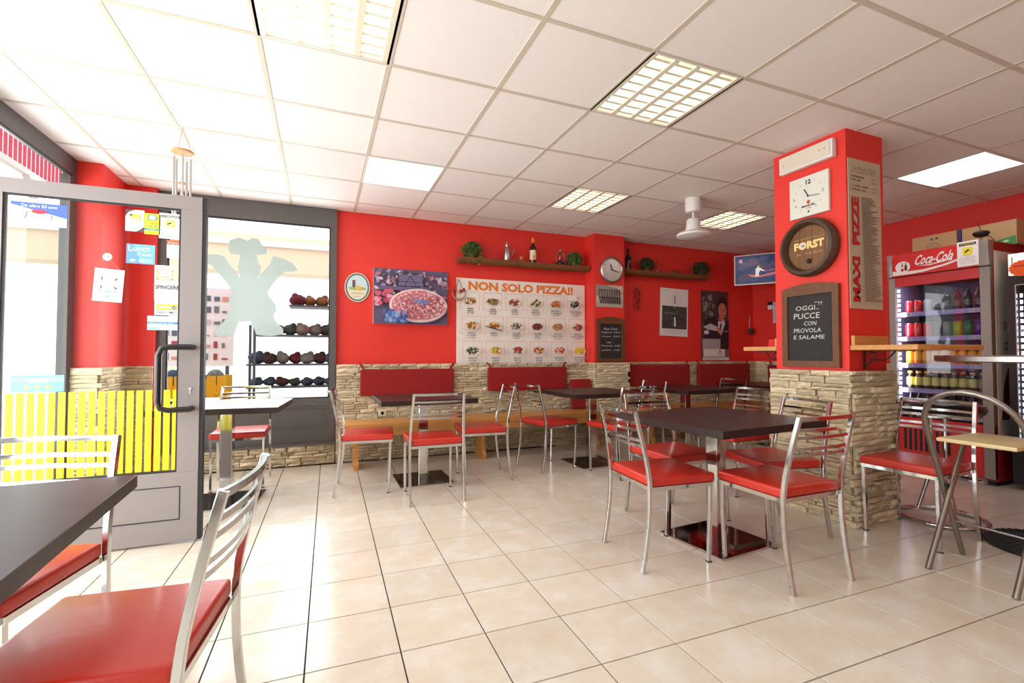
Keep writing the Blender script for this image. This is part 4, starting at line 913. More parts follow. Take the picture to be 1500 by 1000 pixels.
# poster of a man with coffee
W, H = 0.505, 1.0
s = Sheet(W, H, (70, 58, 58), 0.006)
for k in range(34): x_ = random.uniform(0.03, 0.24); z_ = random.uniform(0.56, 0.95); s.ell(x_, z_, random.uniform(0.015, 0.03), random.uniform(0.03, 0.05), random.choice(((96, 84, 82), (120, 108, 106), (74, 62, 62), (140, 130, 128), (60, 50, 50))), 12, 0, 0.1)
s.rect(0, 0.17, W, 0.34, (60, 48, 50)); s.poly([(0.02, 0.30), (0.30, 0.52), (0.50, 0.58), (W, 0.55), (W, 0.17), (0.02, 0.17)], (30, 26, 34)); s.poly([(0.05, 0.30), (0.05, 0.58), (0.24, 0.64), (0.36, 0.5), (0.3, 0.3)], (34, 30, 40))
s.poly([(0.30, 0.56), (0.40, 0.60), (0.44, 0.54), (0.36, 0.36), (0.30, 0.42)], (200, 196, 206)); s.poly([(0.34, 0.53), (0.37, 0.53), (0.36, 0.38), (0.33, 0.42)], (60, 54, 76))
s.ell(0.385, 0.72, 0.075, 0.11, (196, 116, 88), 22); s.ell(0.35, 0.60, 0.04, 0.05, (180, 100, 76), 14); s.poly([(0.30, 0.76), (0.29, 0.86), (0.36, 0.92), (0.46, 0.91), (0.475, 0.83), (0.46, 0.77), (0.44, 0.82), (0.36, 0.835), (0.32, 0.80)], (44, 28, 24))
s.ell(0.36, 0.735, 0.010, 0.005, (60, 36, 30), 8); s.ell(0.41, 0.73, 0.010, 0.005, (60, 36, 30), 8); s.poly([(0.385, 0.72), (0.378, 0.685), (0.396, 0.685)], (170, 90, 66)); s.ell(0.388, 0.655, 0.022, 0.007, (130, 50, 44), 10)
s.poly([(0.02, 0.48), (0.16, 0.53), (0.34, 0.46), (0.30, 0.42), (0.10, 0.44)], (190, 180, 184)); s.ell(0.32, 0.44, 0.05, 0.028, (190, 122, 96), 14, -0.4); s.ell(0.33, 0.405, 0.04, 0.022, (196, 128, 102), 12, -0.6); s.ell(0.02 + 0.06, 0.40, 0.05, 0.03, (205, 200, 204), 14); s.ell(0.45, 0.42, 0.05, 0.012, (120, 112, 124), 12)
s.rect(0.0, 0.14, 0.34, 0.31, (150, 140, 142)); s.rect(0.01, 0.15, 0.33, 0.30, (168, 160, 160)); s.rect(0, 0.0, W, 0.15, (120, 98, 90)); s.rect(0.02, 0.055, 0.42, 0.16, (222, 214, 208)); s.ell(0.33, 0.13, 0.018, 0.016, (200, 40, 46), 12); s.text('MANUEL', 0.33, 0.092, 0.018, (70, 50, 50), align='c', w=0.13); s.rect(0.29, 0.078, 0.37, 0.084, (200, 50, 50)); s.rect(0, 0, W, 0.045, (206, 200, 194)); scrib(s, 0.04, 0.015, 0.28, 0.012, (120, 110, 105))
o = s.obj('coffee_poster', (5.02, WY - 0.007, 1.015)); tag(o, 'tall photo poster of a smiling man in a dark suit on the far wall', 'poster')
random.seed(31)
# pilaster things (y = 4.985)
t = thing('round_clock', 'round silver wall clock with white face on the red pilaster', 'clock', (3.36, 4.983, 2.155))
RX = Matrix.Rotation(PI / 2, 4, 'X')
G().lathe([(0.14, 0), (0.163, 0.0), (0.166, 0.02), (0.158, 0.04), (0.145, 0.045), (0.138, 0.03)], 40, mtx=RX).obj('rim', M['alu'], t, smooth=50)
s = Sheet(0.01, 0.01, (200, 200, 200)); s.g = G(); s.g.add([(p[0], -0.028, p[1]) for p in ovalpoly(0, 0, 0.14, 0.14, 36)], [tuple(range(36))], L(205, 196, 196)); s.k = 0
s.lay = lambda: (setattr(s, 'k', s.k + 1), -0.0284 - 0.0004 * s.k)[1]
for k in range(12): a = PI / 2 - k * PI / 6; s.text(str(k if k else 12), 0.112 * math.cos(a), 0.112 * math.sin(a) - 0.008, 0.016, (110, 105, 110), align='c')
s.g.obj('dial', M['print'], t, colors=True)
s2 = Sheet(0.01, 0.01, (0, 0, 0)); s2.g = G(); s2.k = 0; s2.lay = lambda: -0.0370
s2.line(0, 0, -0.022, 0.075, 0.010, (40, 34, 50)); s2.lay = lambda: -0.0376; s2.line(0, 0, 0.095, -0.022, 0.007, (40, 34, 50)); s2.lay = lambda: -0.038; s2.ell(0, 0, 0.008, 0.008, (30, 26, 36), 12)
s2.g.obj('clock_hands', M['print'], t, colors=True)
s = Sheet(0.395, 0.275, (196, 184, 172), 0.004)
s.poly([(0, 0.06), (0.395, 0.10), (0.395, 0), (0, 0)], (176, 164, 152)); s.poly([(0.0, 0.275), (0.0, 0.14), (0.12, 0.10), (0.36, 0.15), (0.32, 0.23), (0.16, 0.275)], (150, 140, 128))
for k in range(9):
    x = 0.06 + k * 0.034; s.line(x, 0.05, x - 0.02 + 0.004 * k, 0.22, 0.012, (62, 52, 48)); s.line(x + 0.012, 0.04, x + 0.018, 0.13, 0.014, (84, 70, 62)); s.ell(x, 0.21, 0.013, 0.012, (96, 80, 70), 8)
for k in range(6): s.line(0.28 + k * 0.02, 0.25 - k * 0.012, 0.29 + k * 0.02, 0.17, 0.006, (110, 104, 92))
s.rect(0.03, 0.115, 0.34, 0.124, (70, 60, 54)); o = s.obj('old_photograph', (3.145, 4.98, 1.690)); tag(o, 'black and white photograph of a row of people below the round clock', 'photograph')
def arch_board(name, w, h, arch, fr, label, lines, tw):
    t = thing(name, label, 'chalkboard'); n = 8
    arcp = [(w / 2 - w * k / n, h - arch + arch * math.sin(PI * k / n)) for k in range(n + 1)]
    outer = [(-w / 2, 0), (w / 2, 0)] + arcp
    itop = h - arch - fr * 1.25
    inner = [(-w / 2 + fr, fr), (w / 2 - fr, fr)] + [((w / 2 - fr) - (w - 2 * fr) * k / n, itop) for k in range(n + 1)]
    G().ring(outer, inner, -0.028, 0.0).obj('frame', M['brown'], t)
    G().box(-w / 2 + fr - 0.004, w / 2 - fr + 0.004, -0.014, -0.004, fr - 0.004, itop + 0.004).obj('slate', M['slate'], t)
    s = Sheet(0.01, 0.01, (0, 0, 0)); s.g = G(); s.k = 0; s.lay = lambda: (setattr(s, 'k', s.k + 1), -0.0146 - 0.0003 * s.k)[1]
    for (tx, x, z, hh, ww, sh_) in lines: s.text(tx, x, z, hh, (206, 202, 196), w=ww, align='c', shear=sh_)
    o = s.g.obj('chalk_writing', M['print'], t, colors=True); return t
lines = [('Pizza Tranci', 0.0, 0.40, 0.026, 0.20, 0.15), ('Margherita  2,00 €', 0.0, 0.355, 0.026, 0.27, 0.15), ('con pom.  2,50 €', 0.0, 0.305, 0.026, 0.27, 0.15), ('oggi ...', -0.01, 0.235, 0.02, 0.12, 0.15), ('Focaccia  2,00', 0.0, 0.19, 0.024, 0.27, 0.15), ('piadina  3,00', 0.0, 0.135, 0.024, 0.26, 0.15)]
t = arch_board('small_chalkboard', 0.405, 0.565, 0.035, 0.045, 'arched wooden chalkboard on the red pilaster below the photograph', lines, 0)
t.location = (3.345, 4.982, 1.005)

# ------------------------------------------------------------------ pillar, left face (x = 3.20, seen from the left)
PR = -PI / 2
def on_pillar(o, y, z, x=3.198): o.location = (x, y, z); o.rotation_euler = (0, 0, PR)
t = thing('emergency_light', 'white emergency light box at the top of the red pillar', 'emergency light'); on_pillar(t, 2.47, 2.430)
G().box(0, 0.395, -0.045, 0, 0, 0.125, bev=0.008, seg=2).obj('housing', M['white'], t, smooth=40)
G().box(0.015, 0.38, -0.050, -0.045, 0.012, 0.113, bev=0.002, seg=1).obj('diffuser', M['cream'], t)
for x in (0.04, 0.31, 0.345): G().lathe([(0.005, 0), (0.005, 0.002), (0, 0.002)], 10, mtx=Matrix.Translation((x, -0.0495, 0.06 + 0.01 * (x > 0.1))) @ RX).obj('screw', M['alu'], t)
t = thing('square_clock', 'square white wall clock with a red logo on the pillar', 'clock'); on_pillar(t, 2.405, 2.080)
W = 0.285
G().box(0, W, -0.02, 0, 0, W, bev=0.002, seg=1).obj('case', M['white'], t)
s = Sheet(W, W, (222, 220, 208), 0.0008)
s.text('12', W / 2, 0.225, 0.034, (40, 36, 44), align='c', bold=0.04); s.text('11', 0.082, 0.222, 0.014, (150, 150, 150), align='c'); s.text('10', 0.05, 0.18, 0.010, (150, 150, 150), align='c', shear=0.3); s.text('1', 0.19, 0.232, 0.012, (140, 140, 140), align='c'); s.text('2', 0.228, 0.2, 0.014, (170, 170, 170), align='c')
s.text('3', 0.245, 0.140, 0.022, (90, 90, 96), align='c'); s.text('4', 0.23, 0.082, 0.012, (150, 150, 150), align='c'); s.text('5', 0.196, 0.05, 0.014, (110, 110, 110), align='c'); s.text('6', W / 2, 0.022, 0.020, (50, 46, 50), align='c', bold=0.04); s.text('7', 0.086, 0.042, 0.013, (170, 170, 160), align='c'); s.text('8', 0.05, 0.08, 0.016, (90, 96, 90), align='c'); s.text('9', 0.036, 0.130, 0.018, (100, 100, 96), align='c')
s.ell(W / 2, 0.098, 0.012, 0.013, (205, 60, 56), 16); s.text('MANUEL', W / 2, 0.066, 0.014, (50, 40, 44), align='c', w=0.10, bold=0.02); s.text('caffe', W / 2, 0.052, 0.009, (205, 70, 64), align='c', w=0.04)
s.obj('dial', (0, -0.0212, 0), parent=t)
s = Sheet(0.01, 0.01, (0, 0, 0)); s.g = G(); s.lay = lambda: 0.0; s.line(0.142, 0.140, 0.112, 0.196, 0.006, (40, 34, 46)); s.lay = lambda: -0.0006; s.line(0.13, 0.142, 0.225, 0.128, 0.004, (40, 34, 46)); s.lay = lambda: -0.001; s.ell(0.142, 0.14, 0.006, 0.006, (30, 26, 36), 12)
o = s.g.obj('clock_hands', M['print'], t, colors=True); o.location = (0, -0.026, 0)
# barrel head
t = thing('barrel_sign', 'round brown barrel head sign reading FORST on the pillar', 'sign'); on_pillar(t, 2.262, 1.853)
G().lathe([(0.16, 0), (0.200, 0.0), (0.205, 0.02), (0.205, 0.05), (0.19, 0.072), (0.170, 0.075), (0.158, 0.05), (0.155, 0.02)], 44, mtx=RX).obj('rim', M['barrel'], t, smooth=40)
for k in range(7):
    x0 = -0.16 + k * 0.3200 / 7; x1 = x0 + 0.32 / 7 - 0.0015
    zz = lambda x: math.sqrt(max(0.0001, 0.160 ** 2 - x * x)); pts = [(x0, -zz(x0)), ((x0 + x1) / 2, -zz((x0 + x1) / 2)), (x1, -zz(x1)), (x1, zz(x1)), ((x0 + x1) / 2, zz((x0 + x1) / 2)), (x0, zz(x0))]
    G().prism(pts, -0.024 - 0.001 * (k % 2), -0.004).obj('stave', M['barrel_in'], t)
s = Sheet(0.01, 0.01, (0, 0, 0)); s.g = G(); s.k = 0; s.lay = lambda: (setattr(s, 'k', s.k + 1), -0.0262 - 0.0004 * s.k)[1]
s.text('Specialitaeten Brauerei', 0, 0.058, 0.016, (196, 150, 104), align='c', w=0.215, shear=0.2); s.text('FORST', 0, -0.008, 0.056, (246, 206, 132), align='c', w=0.22, bold=0.05); s.text('Seit', -0.075, -0.045, 0.015, (206, 158, 110), align='c', shear=0.2); s.text('Tiroler Edles Bier', 0.035, -0.045, 0.015, (206, 158, 110), align='c', w=0.13, shear=0.2)
s.ell(-0.043, 0.020, 0.018, 0.020, (210, 208, 210), 18); s.poly([(-0.054, 0.012), (-0.056, 0.028), (-0.049, 0.022), (-0.043, 0.032), (-0.037, 0.022), (-0.030, 0.028), (-0.032, 0.012)], (120, 116, 130))
s.g.obj('lettering', M['print'], t, colors=True)
G().lathe([(0.018, 0.024), (0.016, 0.036), (0.008, 0.034), (0.0, 0.026)], 16, mtx=Matrix.Translation((0, 0, -0.095)) @ RX).obj('bung', M['black_matt'], t, smooth=40)
# big chalkboard
lines = [('"!!', 0.06, 0.452, 0.022, 0.05, 0.0), ('OGGI..', -0.02, 0.420, 0.032, 0.17, 0.1), ('PUCCE', -0.025, 0.360, 0.040, 0.19, 0.1), ('CON', 0.0, 0.312, 0.028, 0.09, 0.1), ('PROVOLA', -0.02, 0.262, 0.030, 0.20, 0.1), ('E SALAME', -0.01, 0.215, 0.028, 0.225, 0.1)]
t = arch_board('large_chalkboard', 0.412, 0.59, 0.03, 0.042, 'large brown framed chalkboard with the daily offer on the pillar', [(a, x * 1.05, z * 1.0 - 0.02, h, w_, s_) for a, x, z, h, w_, s_ in lines], 0)
on_pillar(t, 2.272, 1.015)
# pillar near face: tall pizza list
W, H = 0.335, 1.0
s = Sheet(W, H, (190, 172, 148), 0.005)
s.text('Le Pinch Pizze', W / 2, 0.925, 0.030, (130, 120, 70), align='c', w=0.24, shear=0.15); s.rect(0.02, 0.912, 0.315, 0.915, (190, 40, 30))
for q, z in enumerate((0.878, 0.853, 0.815, 0.790)): scrib(s, 0.035, z, (0.13, 0.09, 0.17, 0.14)[q], 0.013, (60, 56, 54)); scrib(s, 0.24, z, 0.06, 0.011, (190, 70, 60))
s.text('MAXI  PIZZE', 0.100, 0.045, 0.075, (190, 22, 22), w=0.70, bold=0.05, rot=PI / 2)
random.seed(3)
for k in range(58): z = 0.745 - k * 0.0122; s.rect(0.125, z, 0.125 + random.uniform(0.09, 0.18), z + 0.0042, (82, 74, 68))
o = s.obj('pizza_list', (3.213, 2.014, 1.405)); tag(o, 'tall beige MAXI PIZZE price list on the near face of the pillar', 'price list')

# ------------------------------------------------------------------ wall counters on the pillar
def scroll(g, y0, y1, x, z):
    """iron bracket in the yz plane under a board at height z"""
    g.bar([(x, y0, z - 0.004), (x, y1, z - 0.004)], 0.016, 0.006); g.bar([(x, y0, z), (x, y0, z - 0.125)], 0.016, 0.006)
    n = 12; pts = []; s_ = 1 if y1 > y0 else -1
    for k in range(n + 1):
        a = k / n; pts.append((x, y0 + (y1 - y0) * 0.62 * a, z - 0.12 + 0.115 * a + 0.02 * math.sin(a * 2 * PI)))
    g.tube(pts, 0.005, 6)
    cx, cz = y0 + s_ * 0.045, z - 0.035
    g.tube([(x, cx + 0.022 * math.cos(2 * PI * k / 12), cz + 0.022 * math.sin(2 * PI * k / 12)) for k in range(11)], 0.005, 6)
t = thing('wall_counter', 'pale wooden wall counter with iron bracket on the near side of the pillar', 'counter', (3.2, 2.018, 1.13))
G().box(0, 0.70, -0.38, -0.002, 0, 0.032, bev=0.003, seg=1).obj('board', M['pine'], t)
G().box(0.012, 0.36, -0.025, -0.004, 0.0325, 0.095).obj('back_board', M['pine'], t)
g = G(); scroll(g, -0.005, -0.30, 0.14, 0.0); g.obj('iron_bracket', M['black_matt'], t)
t = thing('wall_counter', 'pale wooden wall counter sticking out behind the pillar toward the far wall', 'counter', (3.2, 2.552, 1.13))
G().box(0, 0.70, 0.002, 0.30, 0, 0.032, bev=0.003, seg=1).obj('board', M['wood_lt'], t)
G().box(0.012, 0.36, 0.004, 0.02, 0.0325, 0.095).obj('back_board', M['wood_lt'], t)
g = G(); scroll(g, 0.005, 0.22, 0.06, 0.0); g.obj('iron_bracket', M['black_matt'], t)
o = G().box(0, 0.01, 0, 0.075, 0, 0.055, bev=0.002, seg=1).obj('red_card', M['fr_red']); o.location = (3.26, 2.60, 1.1625); o.rotation_euler = (0, 0.25, 0); tag(o, 'small red card box on the counter behind the pillar', 'card box')

# far corner small things
t = thing('television', 'flat television showing a singer on the far right wall', 'television', (5.28, 4.84, 2.045), math.atan2(-0.41, 0.31))
W, H = 0.74, 0.41
G().box(0, W, 0.0, 0.035, 0, H, bev=0.004, seg=1).obj('case', M['black'], t)
G().ring([(0, 0), (W, 0), (W, H), (0, H)], [(0.012, 0.016), (W - 0.012, 0.016), (W - 0.012, H - 0.012), (0.012, H - 0.012)], -0.006, 0.0).obj('bezel', M['white'], t)
s = Sheet(W - 0.024, H - 0.028, (48, 60, 98), 0.001); random.seed(9)
for k in range(30): s.ell(random.uniform(0.06, 0.66), random.uniform(0.05, 0.33), 0.06, 0.035, random.choice(((46, 62, 104), (60, 72, 112), (72, 70, 104), (40, 50, 90), (84, 66, 92))), 14, 0, 0.1)
s.poly([(0.15, 0.13), (0.30, 0.10), (0.55, 0.15), (0.70, 0.20), (0.70, 0.17), (0.5, 0.11), (0.3, 0.075), (0.2, 0.085)], (200, 110, 120)); s.rect(0.245, 0.09, 0.29, 0.12, (230, 214, 190)); s.poly([(0.25, 0.12), (0.25, 0.19), (0.275, 0.22), (0.31, 0.20), (0.36, 0.16), (0.35, 0.155), (0.30, 0.17), (0.285, 0.12)], (232, 238, 225)); s.ell(0.285, 0.225, 0.014, 0.016, (190, 150, 130), 10); s.line(0.36, 0.16, 0.62, 0.17, 0.012, (170, 90, 110)); s.rect(0.05, 0.30, 0.09, 0.335, (220, 130, 150)); s.rect(0.05, 0.29, 0.09, 0.298, (230, 230, 235))
s.obj('screen', (0.012, -0.0022, 0.016), parent=t, m='screen')
G().bar([(0.37, 0.035, 0.2), (0.37, 0.69, 0.2)], 0.04, 0.04).obj('wall_arm', M['black_matt'], t)
t = thing('wall_thermostat', 'small dark and white device on the right wall behind the pillar', 'device', (XR - 0.001, 4.92, 1.75), PR)
G().box(0, 0.06, -0.03, 0, 0, 0.06).obj('lower_part', M['white'], t); G().box(0.0, 0.06, -0.035, 0, 0.061, 0.11).obj('upper_part', M['black_matt'], t)
s = Sheet(0.2, 0.30, (200, 190, 205), 0.002); [scrib(s, 0.02, 0.26 - 0.03 * k, 0.16, 0.01, (110, 90, 120)) for k in range(8)]
o = s.obj('wall_notice', (XR - 0.004, 4.86, 1.55), PR); tag(o, 'pale notice sheet on the right wall at the edge of the pillar', 'notice')
t = thing('hanging_ladle', 'small dark ladle hanging in the far corner', 'ladle', (5.93, WY - 0.03, 1.40))
G().tube([(0.005, 0, 0.27), (-0.012, 0, 0.09)], 0.0035, 6).obj('handle', M['steel'], t); G().blob((0, -0.02, 0.045), (0.05, 0.035, 0.05), 14, 8).obj('bowl', M['k5'], t, smooth=60)

# ------------------------------------------------------------------ ceiling fan and wind chime
t = thing('ceiling_fan', 'white ceiling fan motor hanging between two louvred lights', 'ceiling fan', (3.30, 3.50, 0))
G().lathe([(0.055, 2.46), (0.07, 2.465), (0.075, 2.50), (0.075, CEIL - 0.001)], 24).obj('canopy', M['white'], t, smooth=40)
G().tube([(0, 0, 2.38), (0, 0, 2.47)], 0.011, 10).obj('rod', M['white'], t, smooth=60)
G().lathe([(0.0, 2.402), (0.05, 2.40), (0.062, 2.385), (0.072, 2.285), (0.085, 2.278), (0.0, 2.275)], 28).obj('motor', M['white'], t, smooth=40)
G().lathe([(0.08, 2.278), (0.135, 2.268), (0.155, 2.25), (0.155, 2.235), (0.14, 2.228), (0.0, 2.222)], 32).obj('hub_plate', M['white'], t, smooth=40)
t = thing('wind_chime', 'wooden wind chime with metal tubes hanging from the ceiling above the open door', 'wind chime', (-0.861, 3.667, 0))
G().lathe([(0.062, 2.43), (0.066, 2.437), (0.062, 2.445), (0.0, 2.446)], 22).obj('wooden_disc', M['wood_lt'], t, smooth=40)
g = G(); [g.tube([(0, 0, CEIL), (0.05 * math.cos(a), 0.05 * math.sin(a), 2.445)], 0.0015, 4) for a in (0.3, 2.4, 4.5)]; [g.tube([(0.048 * math.cos(a), 0.048 * math.sin(a), 2.43), (0.048 * math.cos(a), 0.048 * math.sin(a), 2.39)], 0.001, 4) for a in (0, 1.25, 2.5, 3.75, 5)]; g.tube([(0, 0, 2.43), (0, 0, 2.18)], 0.001, 4); g.obj('cord', M['string'], t)
for k, a in enumerate((0, 1.25, 2.5, 3.75, 5)): G().tube([(0.048 * math.cos(a), 0.048 * math.sin(a), 2.395), (0.048 * math.cos(a), 0.048 * math.sin(a), 2.12 - 0.05 * k)], 0.007, 8).obj('chime_tube', M['alu'], t, smooth=60)
g = G(); g.lathe([(0.0, 2.22), (0.02, 2.225), (0.02, 2.235), (0, 2.24)], 14); g.obj('striker', M['wood_lt'], t); g = G(); g.prism([(-0.012, 2.18), (0.012, 2.16), (0.016, 2.11), (-0.008, 2.12)], -0.002, 0.002); g.obj('wind_sail', M['wood_lt'], t)

# ------------------------------------------------------------------ drinks fridge
FY, FX = 2.89, 5.20
def fr(label, name, loc=(0, 0, 0)): return thing(name, label, 'fridge', (FX + loc[0], FY + loc[1], 0), PR)
t = fr('tall red drinks fridge with lit glass door and white script on its header', 'drinks_fridge')
W, D = 0.76, 0.68
g = G(); g.box(0.0, 0.03, 0.03, D, 0.04, 2.06); g.box(W - 0.03, W, 0.03, D, 0.04, 2.06); g.box(0.03, W - 0.03, D - 0.03, D, 0.04, 2.06); g.box(0.03, W - 0.03, 0.03, D - 0.03, 0.04, 0.50); g.box(0.03, W - 0.03, 0.03, D - 0.03, 1.80, 2.06)
g.obj('cabinet', M['fr_red_dk'], t)
G().box(W + 0.0005, W + 0.003, 0.05, D - 0.04, 0.30, 1.98).obj('side_panel', M['fr_side'], t)
g = G(); g.box(0.03, W - 0.03, D - 0.04, D - 0.031, 0.5, 1.8); g.box(0.03, 0.035, 0.04, D - 0.04, 0.5, 1.8); g.box(W - 0.035, W - 0.03, 0.04, D - 0.04, 0.5, 1.8); g.obj('lining', M['fr_in'], t)
G().box(0.0, W, 0.0, 0.03, 0.06, 0.505, bev=0.002, seg=1).obj('base_panel', M['fr_red'], t)
for k in range(9): G().box(0.10 + k * 0.042, 0.122 + k * 0.042, -0.003, 0.0, 0.20, 0.40).obj('vent_slot', M['gasket'], t)
G().box(0.02, W - 0.02, 0.05, D, 0.0, 0.05).obj('plinth', M['black_matt'], t)
G().box(0.0, 0.055, -0.012, 0.03, 0.06, 1.845, bev=0.003, seg=1).obj('left_post', M['fr_silver'], t); G().box(W - 0.07, W, -0.012, 0.03, 0.06, 1.845, bev=0.003, seg=1).obj('right_post', M['fr_silver'], t)
G().box(0.055, W - 0.07, -0.008, 0.02, 1.755, 1.845).obj('door_top_rail', M['fr_red'], t)
G().box(0.055, W - 0.07, -0.002, 0.006, 0.505, 1.755).obj('glass_door', M['glass_fr'], t)
hd = G().box(0.0, W, -0.03, 0.06, 1.85, 2.07, bev=0.012, seg=2).obj('header', M['fr_red'], t, smooth=40)
G().box(-0.002, 0.045, -0.034, 0.06, 1.848, 2.073, bev=0.012, seg=2).obj('header_cap', M['fr_silver'], t, smooth=40); G().box(W - 0.075, W + 0.002, -0.034, 0.06, 1.848, 2.073, bev=0.012, seg=2).obj('header_cap', M['fr_silver'], t, smooth=40)
s = Sheet(W - 0.12, 0.195, (214, 24, 24), 0.001)
s.poly([(0, 0.0), (0, 0.045), (0.10, 0.03), (0.25, 0.028), (0.40, 0.05), (0.64, 0.115), (0.64, 0.105), (0.42, 0.036), (0.25, 0.006), (0.14, 0.0)], (242, 232, 228))
s.ell(0.085, 0.075, 0.062, 0.055, (244, 236, 232), 26); s.poly([(0.07, 0.035), (0.07, 0.075), (0.078, 0.095), (0.078, 0.115), (0.086, 0.115), (0.086, 0.095), (0.094, 0.075), (0.094, 0.035)], (206, 24, 24)); s.poly([(0.10, 0.04), (0.10, 0.08), (0.107, 0.1), (0.107, 0.118), (0.114, 0.118), (0.114, 0.1), (0.122, 0.08), (0.122, 0.04)], (60, 20, 24)); s.rect(0.068, 0.062, 0.096, 0.078, (240, 230, 226))
s.text('Coca-Cola', 0.175, 0.075, 0.092, (246, 238, 236), w=0.29, shear=0.35, bold=0.02); s.poly([(0.20, 0.07), (0.30, 0.058), (0.42, 0.075), (0.47, 0.10), (0.42, 0.085), (0.30, 0.068)], (246, 238, 236))
s.obj('header_print', (0.05, -0.0318, 1.862), parent=t, m='gloss_print')
SHZ = [1.50, 1.265, 1.01, 0.775, 0.555]
PRICE = ['1,80', '2,20', '2,20', '2,20', '2,00']
for k, z in enumerate(SHZ):
    b = G().box(0.036, W - 0.036, 0.05, D - 0.05, z - 0.012, z).obj('wire_shelf', M['fr_in'], t)
    G().box(0.036, W - 0.036, 0.042, 0.05, z - 0.035, z + 0.006).obj('price_rail', M['fr_rail'], b)
    for x in (0.09, W - 0.17):
        s = Sheet(0.075, 0.032, (206, 200, 216), 0.0008); s.text('€' + PRICE[k], 0.037, 0.006, 0.02, (60, 56, 84), align='c', w=0.06); s.obj('price_tag', (x, 0.0405, z - 0.032), parent=t)
for k in range(26): G().box(0.062, 0.082, 0.012, 0.02, 0.53 + k * 0.047, 0.556 + k * 0.047).obj('led_lamp', M['led'], t)
area('fridge_glow', (0.10, 0.03, 1.15), (PI / 2, 0, 0.35), 0.03, 1.15, 5, (0.85, 0.85, 1.0), t); area('fridge_glow', (W / 2, 0.10, 1.79), (0, 0, 0), 0.5, 0.1, 2.5, (0.85, 0.85, 1.0), t)
tb = G(); tb.tube([(W + 0.01, 0.15, 1.95), (W + 0.02, 0.22, 1.7), (W + 0.015, 0.3, 1.6)], 0.006, 6)
s = Sheet(0.3, 0.9, (226, 212, 198), 0.0005); s.text('gusto', 0.06, 0.75, 0.09, (150, 60, 50), w=0.22); s.text('scuote', 0.06, 0.58, 0.09, (150, 60, 50), w=0.24)
s.poly([(0.0, 0.0), (0.12, 0.0), (0.16, 0.3), (0.20, 0.42), (0.12, 0.44), (0.05, 0.3)], (110, 20, 24)); s.poly([(0.13, 0.35), (0.2, 0.38), (0.21, 0.45), (0.15, 0.46)], (176, 150, 110))
o = s.obj('side_print', (W + 0.0042, 0.10, 0.55), PI / 2, t)
s = attention(0.145, 0.215); s.poly([(0.015, 0.18), (0.13, 0.18), (0.13, 0.20), (0.015, 0.20)], (30, 28, 28)); s.text('ATTENZIONE', 0.0725, 0.184, 0.012, (240, 200, 40), w=0.10, align='c', bold=0.02); s.rect(0.04, 0.096, 0.105, 0.16, (248, 226, 30)); s.poly([(0.05, 0.122), (0.078, 0.146), (0.086, 0.136), (0.058, 0.112)], (40, 34, 36)); s.line(0.08, 0.13, 0.1, 0.118, 0.003, (60, 50, 50))
o = s.obj('camera_notice', (FX - 0.0355, FY - 0.555, 1.865), PR); tag(o, 'white and yellow ATTENZIONE notice stuck on the header of the red fridge', 'notice')

cm = {}
def cmat(c, rough=0.25):
    if c not in cm: cm[c] = mat('drink_%d_%d_%d' % c, L(*c), rough, coat=0.3)
    return cm[c]
PROT = {}
def drink(kind, body, cap, lab):
    key = (kind, body, cap, lab)
    if key in PROT: return PROT[key]
    if kind == 'can':
        b = G().lathe([(0.024, 0), (0.030, 0.008), (0.030, 0.105), (0.025, 0.115), (0, 0.115)], 14).mesh('body', cmat(body), 40); c_ = G().lathe([(0.025, 0.1152), (0.026, 0.118), (0.022, 0.1165), (0, 0.1165)], 14).mesh('lid', M['alu'], 40); l_ = None
    elif kind == 'tall':
        b = G().lathe([(0.028, 0), (0.031, 0.006), (0.031, 0.10), (0.028, 0.13), (0.012, 0.17), (0.012, 0.185), (0, 0.185)], 14).mesh('body', cmat(body), 40); c_ = G().lathe([(0.013, 0.182), (0.013, 0.20), (0, 0.20)], 12).mesh('cap', cmat(cap), 40); l_ = G().lathe([(0.0316, 0.04), (0.0316, 0.09)], 14).mesh('label', cmat(lab), 40)
    else:
        b = G().lathe([(0.029, 0), (0.032, 0.006), (0.032, 0.09), (0.029, 0.115), (0.019, 0.135), (0.019, 0.15), (0, 0.15)], 14).mesh('body', cmat(body), 40); c_ = G().lathe([(0.022, 0.147), (0.022, 0.168), (0, 0.169)], 12).mesh('cap', cmat(cap), 40); l_ = G().lathe([(0.0326, 0.035), (0.0326, 0.095), (0.0300, 0.112)], 14).mesh('label', cmat(lab), 40)
    PROT[key] = (b, c_, l_); return PROT[key]
def put(kind, body, cap, lab, x, z, label, group, fx=FX, fy=FY, y=0.10, sc=1.0):
    b, c_, l_ = drink(kind, body, cap, lab)
    t = thing('drink_can' if kind == 'can' else 'drink_bottle', label, 'can' if kind == 'can' else 'bottle', (fx + y, fy - x, z), random.uniform(0, 6), group); t.scale = (sc, sc, sc)
    for nm, me in (('body', b), ('lid' if kind == 'can' else 'cap', c_), ('label', l_)):
        if me: o = bpy.data.objects.new(nm, me); COL.objects.link(o); o.parent = t
DK = (36, 20, 24)
